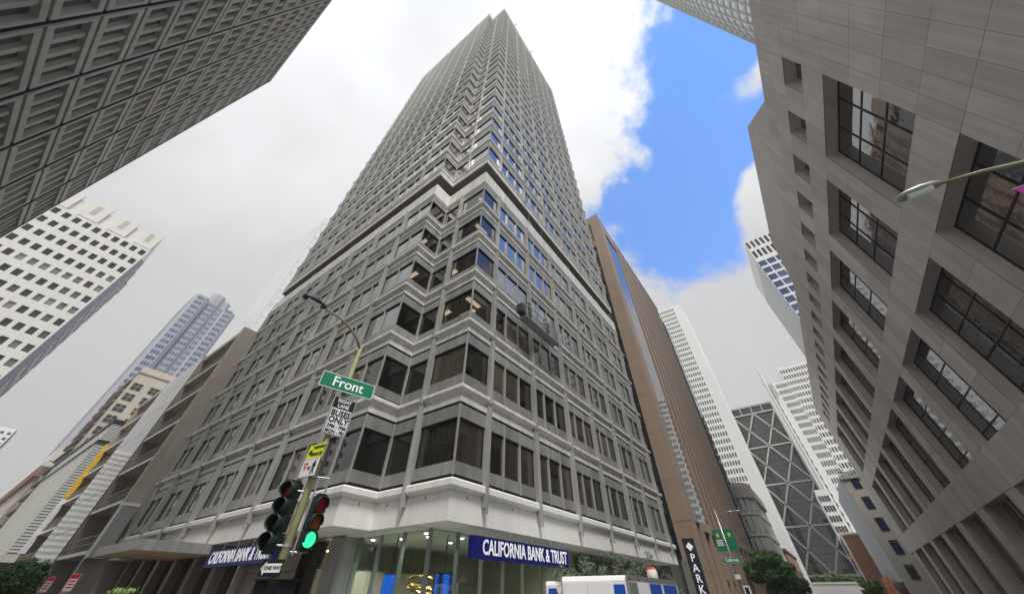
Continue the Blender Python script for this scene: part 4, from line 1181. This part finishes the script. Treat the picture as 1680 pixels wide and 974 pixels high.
s = rect_sign((4.43, 9.42, 4.79), rad(-84), .60, .40, 'sign_white', 'white yield to pedestrians sign with red triangle on corner pole', 'yield_sign', 'sign_white', [('TO', .10, -.02, 'sign_black', 1, .003)])
m = MB(); m.prism_y([(-.26, .12), (-.07, .12), (-.165, -.07)], -.006, -.001); m.build('red_triangle', 'sign_red', s)
m = MB(); m.prism_y([(-.205, .085), (-.125, .085), (-.165, .01)], -.009, -.0062); m.build('white_triangle', 'sign_white', s)
m = MB()
m.prism_y([(.15, .15), (.19, .15), (.19, .11), (.15, .11)], -.006, -.001).prism_y([(.12, .1), (.21, .1), (.24, 0), (.215, -.01), (.195, .05), (.195, -.03), (.23, -.15), (.2, -.16), (.165, -.06), (.12, -.16), (.09, -.14), (.14, -.02), (.14, .05), (.11, .0), (.09, .01)], -.006, -.001)
m.build('walking_figure', 'sign_black', s)
s = rect_sign((4.42, 9.36, 2.93), rad(-66), .52, .27, 'sign_black', 'black one way arrow sign low on the corner pole', 'one_way_sign')
m = MB(); m.prism_y([(-.25, 0), (-.15, .115), (-.15, .07), (.23, .07), (.23, -.07), (-.15, -.07), (-.15, -.115)], -.006, -.001); m.build('arrow', 'sign_white', s)
text('ONE WAY', .085, 'lettering', 'sign_black', s, (.04, -.009, 0), (rad(90), 0, 0), .001, .003)

# ------------------------------------------------------------------ lamp on the far pavement with banners
t = thing('banner_lamp', (54.5, 8.6, .13), 'grey street lamp with green banners in front of brown block', 'lamp pole')
MB().tube([(54.5, 8.6, .13), (54.5, 8.6, 10.2)], [.13, .07], 12).build('pole', 'galv', t, smooth=True)
MB().tube([(54.5, 8.6, 9.4), (54.5, 8.1, 9.75), (54.5, 7.3, 9.9), (54.5, 6.5, 9.85)], .045, 8).build('lamp_arm', 'galv', t, smooth=True)
lamp_head((54.5, 6.6, 9.85), (0, -1, 0), t)
for (y0, y1, nm) in ((8.75, 9.7, 'l'), (7.5, 8.45, 'r')):
    b = MB().box((54.47, y0, 6.25), (54.5, y1, 8.3)).build('banner', 'sign_green', t)
    MB().bar((54.48, 8.6, 8.3), (54.48, y1 if nm == 'l' else y0, 8.3), .03).bar((54.48, 8.6, 6.25), (54.48, y1 if nm == 'l' else y0, 6.25), .03).build('banner_rod', 'galv', t)
    yc = (y0 + y1) / 2; zc = 7.75
    m = MB(); k = 0; m.v = [(54.455, yc - .2, zc), (54.455, yc, zc + .27), (54.455, yc + .2, zc), (54.455, yc, zc - .27), (54.465, yc - .2, zc), (54.465, yc, zc + .27), (54.465, yc + .2, zc), (54.465, yc, zc - .27)]; m.f = list(CF); m.build('banner_emblem', 'yellow_paint', t)
    if nm == 'l':
        for i in range(3): MB().box((54.455, y0 + .1, 6.8 + i * .2), (54.466, y1 - .15, 6.92 + i * .2)).build('banner_line', 'sign_white', t)
s = rect_sign((54.3, 8.6, 5.5), rad(-90), 1.95, .52, 'sign_green', 'green California street-name sign on banner lamp', 'street_name_sign', 'sign_white', [('California', .40, 0, 'letter_white', .9, .004)])
rect_sign((54.3, 8.6, 4.1), rad(-90), .6, .45, 'sign_white', 'small white notice plate on banner lamp pole', 'notice_plate', 'sign_black')
rect_sign((58.0, 8.7, 3.0), rad(-90), .8, 1.0, 'sign_white', 'white notice plate on its own post by brown block', 'notice_plate', 'sign_black')
MB().box((-.2, -.004, -.3), (.2, 0, .3)).build('notice_mark', 'sign_black', ROOTS[-1])
MB().tube([(.0, .03, -2.9), (0, .03, .5)], .03, 8).build('post', 'galv', ROOTS[-1])

# right-hand lamp reaching over the street
t = thing('cobra_lamp', (8.4, -11.6, .13), 'olive street lamp arm reaching over the road before granite block', 'lamp pole')
MB().tube([(8.4, -11.6, .13), (8.4, -11.6, 7.2)], [.13, .08], 12).build('pole', 'pole_green', t, smooth=True)
MB().tube([(8.4, -11.6, 7.0), (8.4, -10.4, 7.5), (8.4, -8.6, 8.05), (8.4, -6.9, 8.45), (8.4, -5.9, 8.78), (8.4, -5.3, 8.88)], [.075, .07, .06, .05, .04, .034], 10).build('lamp_arm', 'pole_green', t, smooth=True)
lamp_head((8.4, -5.38, 8.88), (0, 1, .01), t)
t = thing('banner_pole', (15.0, -12.4, .13), 'magenta banner on a pole before the granite block', 'banner')
MB().tube([(15.0, -12.4, .13), (15.0, -12.4, 12.8)], [.12, .07], 10).build('pole', 'galv', t, smooth=True)
MB().box((14.98, -12.3, 9.9), (15.02, -10.5, 12.5)).build('banner', 'magenta', t)
MB().bar((15.0, -12.4, 12.52), (15.0, -10.45, 12.54), .04).bar((15.0, -12.4, 9.88), (15.0, -10.45, 9.88), .04).build('banner_rod', 'galv', t)

# ------------------------------------------------------------------ vehicles
def box_truck(pos, rz, L, W, H, lab, flip=False):
    t = thing('box_truck', pos, lab, 'truck', 'white box trucks at the kerb', world=False, rotz=rz)
    # x forward; rear at x=0
    b = MB()
    b.prism_y([(0, .75), (L, .75), (L, H - .10), (L - .03, H - .04), (L - .10, H), (.12, H), (.04, H - .04), (0, H - .12)], 0, W); b.build('cargo_box', 'truck_white', t)
    tr = MB()
    for y in (-.012, W - .03): tr.box((-.02, y, H - .12), (L, y + .042, H + .012)).box((-.02, y, .7), (L, y + .042, .82))
    for x in (-.02, L - .05): tr.box((x, -.014, .82), (x + .07, .03, H - .12)).box((x, W - .03, .82), (x + .07, W + .014, H - .12))
    tr.build('edge_trim', 'galv', t)
    y_ = W - .52 if flip else .10
    MB().box((-.035, y_, .85), (-.005, y_ + .36, H - .22)).build('blue_panel', 'truck_blue', t)
    y_ = .12 if flip else .55
    for k in range(2):
        w_ = (W - .67) / 2; MB().box((-.032, y_ + k * w_ + .012, .85), (-.006, y_ + (k + 1) * w_ - .012, H - .15)).build('rear_door', 'truck_white', t)
        for z in (1.1, 1.7, 2.4): MB().box((-.05, y_ + k * (2 * w_ - .1) + .02, z), (-.03, y_ + k * (2 * w_ - .1) + .08, z + .12)).build('hinge', 'galv', t)
    for k in range(5): MB().box((.3 + k * 1.2, .3, H), (.36 + k * 1.2, W - .3, H + .012)).build('roof_rib', 'galv', t)
    for k, (xa, xb, m) in enumerate(((.10, 1.0, 'galv'), (1.0, 2.5, 'sign_white'), (2.5, 4.2, 'truck_blue'), (4.6, L - .3, 'truck_blue'))):
        if xb < L: MB().box((xa, -.02 - .002 * k, .95), (xb, -.004, H - .16)).build('side_panel', m, t)
    for x in (.15, 1.2, 2.2): MB().box((x, -.03, H - .11), (x + .12, -.012, H - .05)).build('marker_light', 'lens_amber', t)
    c = MB(); c.prism_y([(L, .5), (L + 1.7, .5), (L + 1.75, 1.25), (L + 1.2, 2.25), (L, 2.35)], .06, W - .06); c.build('cab', 'truck_white', t)
    MB().prism_y([(L + 1.27, 2.12), (L + 1.72, 1.3), (L + 1.74, 1.3), (L + 1.29, 2.14)], .2, W - .2).build('windscreen', 'b_glass', t)
    MB().box((.2, .15, .45), (L + 1.5, W - .15, .75)).build('chassis', 'black', t)
    for x in (1.2, L + .8):
        for y in (.12, W - .12):
            w = MB().tube([(x, y - .12, .46), (x, y + .12, .46)], .46, 18).build('wheel', 'rubber', t)
            MB().tube([(x, y - .135, .46), (x, y + .135, .46)], .24, 14).build('rim', 'galv', w)
box_truck((13.95, 5.5, 0), rad(4), 7.2, 2.35, 3.02, 'white box truck with blue side panels parked before the bank')
box_truck((16.2, 8.3, .13), rad(0), 3.6, 1.7, 2.85, 'smaller white box van with blue corner panel tight against the bank', True)
t = thing('roof_beacon', (20.2, 6.6, 3.02), 'pale pink drum standing on the box truck roof', 'drum')
MB().tube([(20.2, 6.7, 3.06), (20.2, 6.7, 3.42)], [.24, .21], 16).build('drum_body', 'beige', t, smooth=True)
MB().tube([(20.2, 6.7, 3.42), (20.2, 6.7, 3.48)], [.22, .15], 16).build('drum_lid', 'sign_red', t)

# ------------------------------------------------------------------ trees and planting
def tree(name, base, h, crown_c, crown_r, leaf, n, size, lab, cat='tree', group=None, sparse=False, seed=1, trunk_r=.14):
    rnd = random.Random(seed)
    t = thing(name, base, lab, cat, group)
    bx, by, bz = base
    tr = MB(); top = bz + h * .45
    tr.tube([(bx, by, bz), (bx + .05, by, bz + h * .25), (bx, by + .05, top)], [trunk_r, trunk_r * .8, trunk_r * .6], 8)
    clumps = []
    for k in range(54 if not sparse else 16):
        while True:
            p = Vector((rnd.uniform(-1, 1), rnd.uniform(-1, 1), rnd.uniform(-1, 1)))
            if p.length < 1 and p.length > .25: break
        c = Vector((crown_c[0] + p.x * crown_r[0], crown_c[1] + p.y * crown_r[1], crown_c[2] + p.z * crown_r[2]))
        clumps.append(c)
        mid = (Vector((bx, by, top)) + c) / 2 + Vector((0, 0, .15))
        tr.tube([(bx, by, top - .1), tuple(mid), tuple(c)], [trunk_r * .42, trunk_r * .25, trunk_r * .1], 5)
    tr.build('trunk', 'bark', t)
    lf = MB(); cr = (crown_r[0] + crown_r[1] + crown_r[2]) / 3 * (.24 if not sparse else .26)
    for i in range(n):
        c = rnd.choice(clumps)
        d = Vector((rnd.gauss(0, 1), rnd.gauss(0, 1), rnd.gauss(0, 1))).normalized() * cr * rnd.random() ** .4
        p = c + d; s = size * rnd.uniform(.6, 1.4)
        u = Vector((rnd.gauss(0, 1), rnd.gauss(0, 1), rnd.gauss(0, 1))).normalized(); v = u.orthogonal().normalized() * (.5 if not sparse else .25)
        k = len(lf.v)
        lf.v += [tuple(p - u * s), tuple(p + v * s), tuple(p + u * s), tuple(p - v * s)]
        lf.f.append((k, k + 1, k + 2, k + 3))
    me = bpy.data.meshes.new('crown'); me.from_pydata(lf.v, [], lf.f); me.materials.append(MATS[leaf])
    link('crown', me, t)
tree('street_tree', (76, 7.6, .13), 7, (76, 7.5, 5.2), (3.1, 3.0, 2.3), 'leaf_dark', 15000, .15, 'dense dark green tree beside the banner lamp', seed=3, trunk_r=.2)
tree('street_tree', (90, 6.6, .13), 6.5, (90, 6.4, 4.6), (3.2, 2.4, 2.0), 'leaf_dark', 11000, .16, 'second dark green tree further up beyond the banner lamp', seed=4, trunk_r=.2)
for i, (x, h, lab) in enumerate(((17.3, 4.3, 'thin olive tree with sparse twigs behind the truck, nearest the bank sign'), (21.8, 4.4, 'thin olive tree with sparse twigs behind the truck, midway along the band'), (26.3, 4.6, 'thin olive tree with sparse twigs behind the truck drum'), (31.0, 4.0, 'thin olive tree with sparse twigs close to the PARK sign'))):
    tree('olive_tree', (x, 9.2, .13), h, (x, 9.1, h - 1.3), (1.25, .8, 1.3), 'leaf_olive', 1500, .085, lab, group='olive trees along the bank pavement', sparse=True, seed=20 + i, trunk_r=.06)
tree('street_tree', (4.9, 50, .13), 4.3, (5.1, 50, 3.4), (1.9, 3.0, 1.2), 'leaf_dark', 7000, .12, 'low bushy green tree beside the concrete-framed block', seed=9)
for i, (y, z, lab) in enumerate(((6.2, 9.2, 'small light tree on the plaza wall, next to pink block'), (2.6, 9.0, 'small light tree on the plaza wall, second from pink block'), (0.0, 9.8, 'small light tree on the plaza wall, middle one'), (-2.8, 9.0, 'small light tree on the plaza wall, fourth from pink block'), (-5.6, 8.8, 'small light tree on the plaza wall, nearest the brick block'))):
    tree('plaza_tree', (232, y, 6.4), z - 5.6, (232, y, z - .9), (1.2, 1.1, 1.7), 'leaf_light', 900, .25, lab, group='young trees on the plaza wall', seed=40 + i, trunk_r=.1)
tree('street_tree', (150, -6.6, .13), 6.0, (150, -6.4, 4.3), (2.5, 2.4, 2.0), 'leaf_light', 5000, .2, 'bright green tree on the kerb before the brick block', seed=60)
t = thing('plaza_wall', (232, -1, 0), 'low white plaza wall across the end of the street', 'wall')
MB().box((230, -11, .0), (234, 9.5, 6.4)).build('wall_body', 'white_stone', t)
MB().box((229.8, -11.2, 6.4), (231, 9.7, 7.0)).build('coping', 'white_stone', t)
t = thing('orange_barrier', (140, -10.2, .13), 'orange construction fencing on the pavement before grey block', 'barrier')
MB().box((136, -10.3, .2), (158, -10.2, 6.0)).build('mesh_panel', 'orange', t)
for k in range(6): MB().bar((136 + k * 4.4, -10.1, .13), (136 + k * 4.4, -10.1, 6.3), .1).build('post', 'galv', t)
t = thing('entrance_shrub', (6.3, 26.2, .13), 'leafy green shrub in a tub under the canopy corner', 'shrub')
MB().tube([(6.3, 26.2, .13), (6.3, 26.2, .8)], [.28, .34], 14).build('tub', 'slab', t)
rn = random.Random(5); lf = MB()
for i in range(700):
    a = rn.uniform(0, 6.28); r = rn.random() ** .5 * .5; z = .8 + rn.random() * 2.0
    p = Vector((6.3 + r * math.cos(a), 26.2 + r * math.sin(a), z)); u = Vector((rn.gauss(0, 1), rn.gauss(0, 1), rn.gauss(0, 1))).normalized() * .09; v = u.orthogonal() * .5
    k = len(lf.v); lf.v += [tuple(p - u), tuple(p + v), tuple(p + u), tuple(p - v)]; lf.f.append((k, k + 1, k + 2, k + 3))
lf.build('foliage', 'leaf_light', t)
MB().tube([(6.3, 26.2, .7), (6.3, 26.2, 2.6)], .03, 6).build('stem', 'bark', t)
for (y, lab) in ((39.2, 'red and white kerb sign on a post, further from the canopy'), (33.2, 'red and white kerb sign on a post by the canopy')):
    s = rect_sign((5.6, y, 3.05), rad(-60), .55, .7, 'sign_white', lab, 'kerb_sign', 'sign_red')
    for z in (.04, -.08, -.2): MB().box((-.18, -.004, z), (.18, 0, z + .05)).build('small_print', 'sign_red', s)
    MB().box((-.26, -.004, .16), (.26, 0, .33)).build('red_header', 'sign_red', s)
    MB().tube([(0, .03, -2.92), (0, .03, .4)], .03, 8).build('post', 'galv', s)

hm = bpy.data.materials.new('haze_air'); hm.use_nodes = True
ht = hm.node_tree; ht.nodes.clear()
ho = N(ht, 'ShaderNodeOutputMaterial'); hv_ = N(ht, 'ShaderNodeVolumePrincipled')
hv_.inputs['Color'].default_value = (0.86, 0.88, 0.9, 1); hv_.inputs['Density'].default_value = 0.0006; hv_.inputs['Anisotropy'].default_value = 0.2
ht.links.new(hv_.outputs[0], ho.inputs['Volume'])
MATS['haze_air'] = hm
h_ = MB().box((-905, -705, -2.0), (1205, 1105, 240.0)).build('haze', 'haze_air')
h_['kind'] = 'stuff'; h_['label'] = 'thin pale haze filling the streets and air'; h_['category'] = 'haze'

for o in bpy.data.objects:
    if '_base' in o: del o['_base']
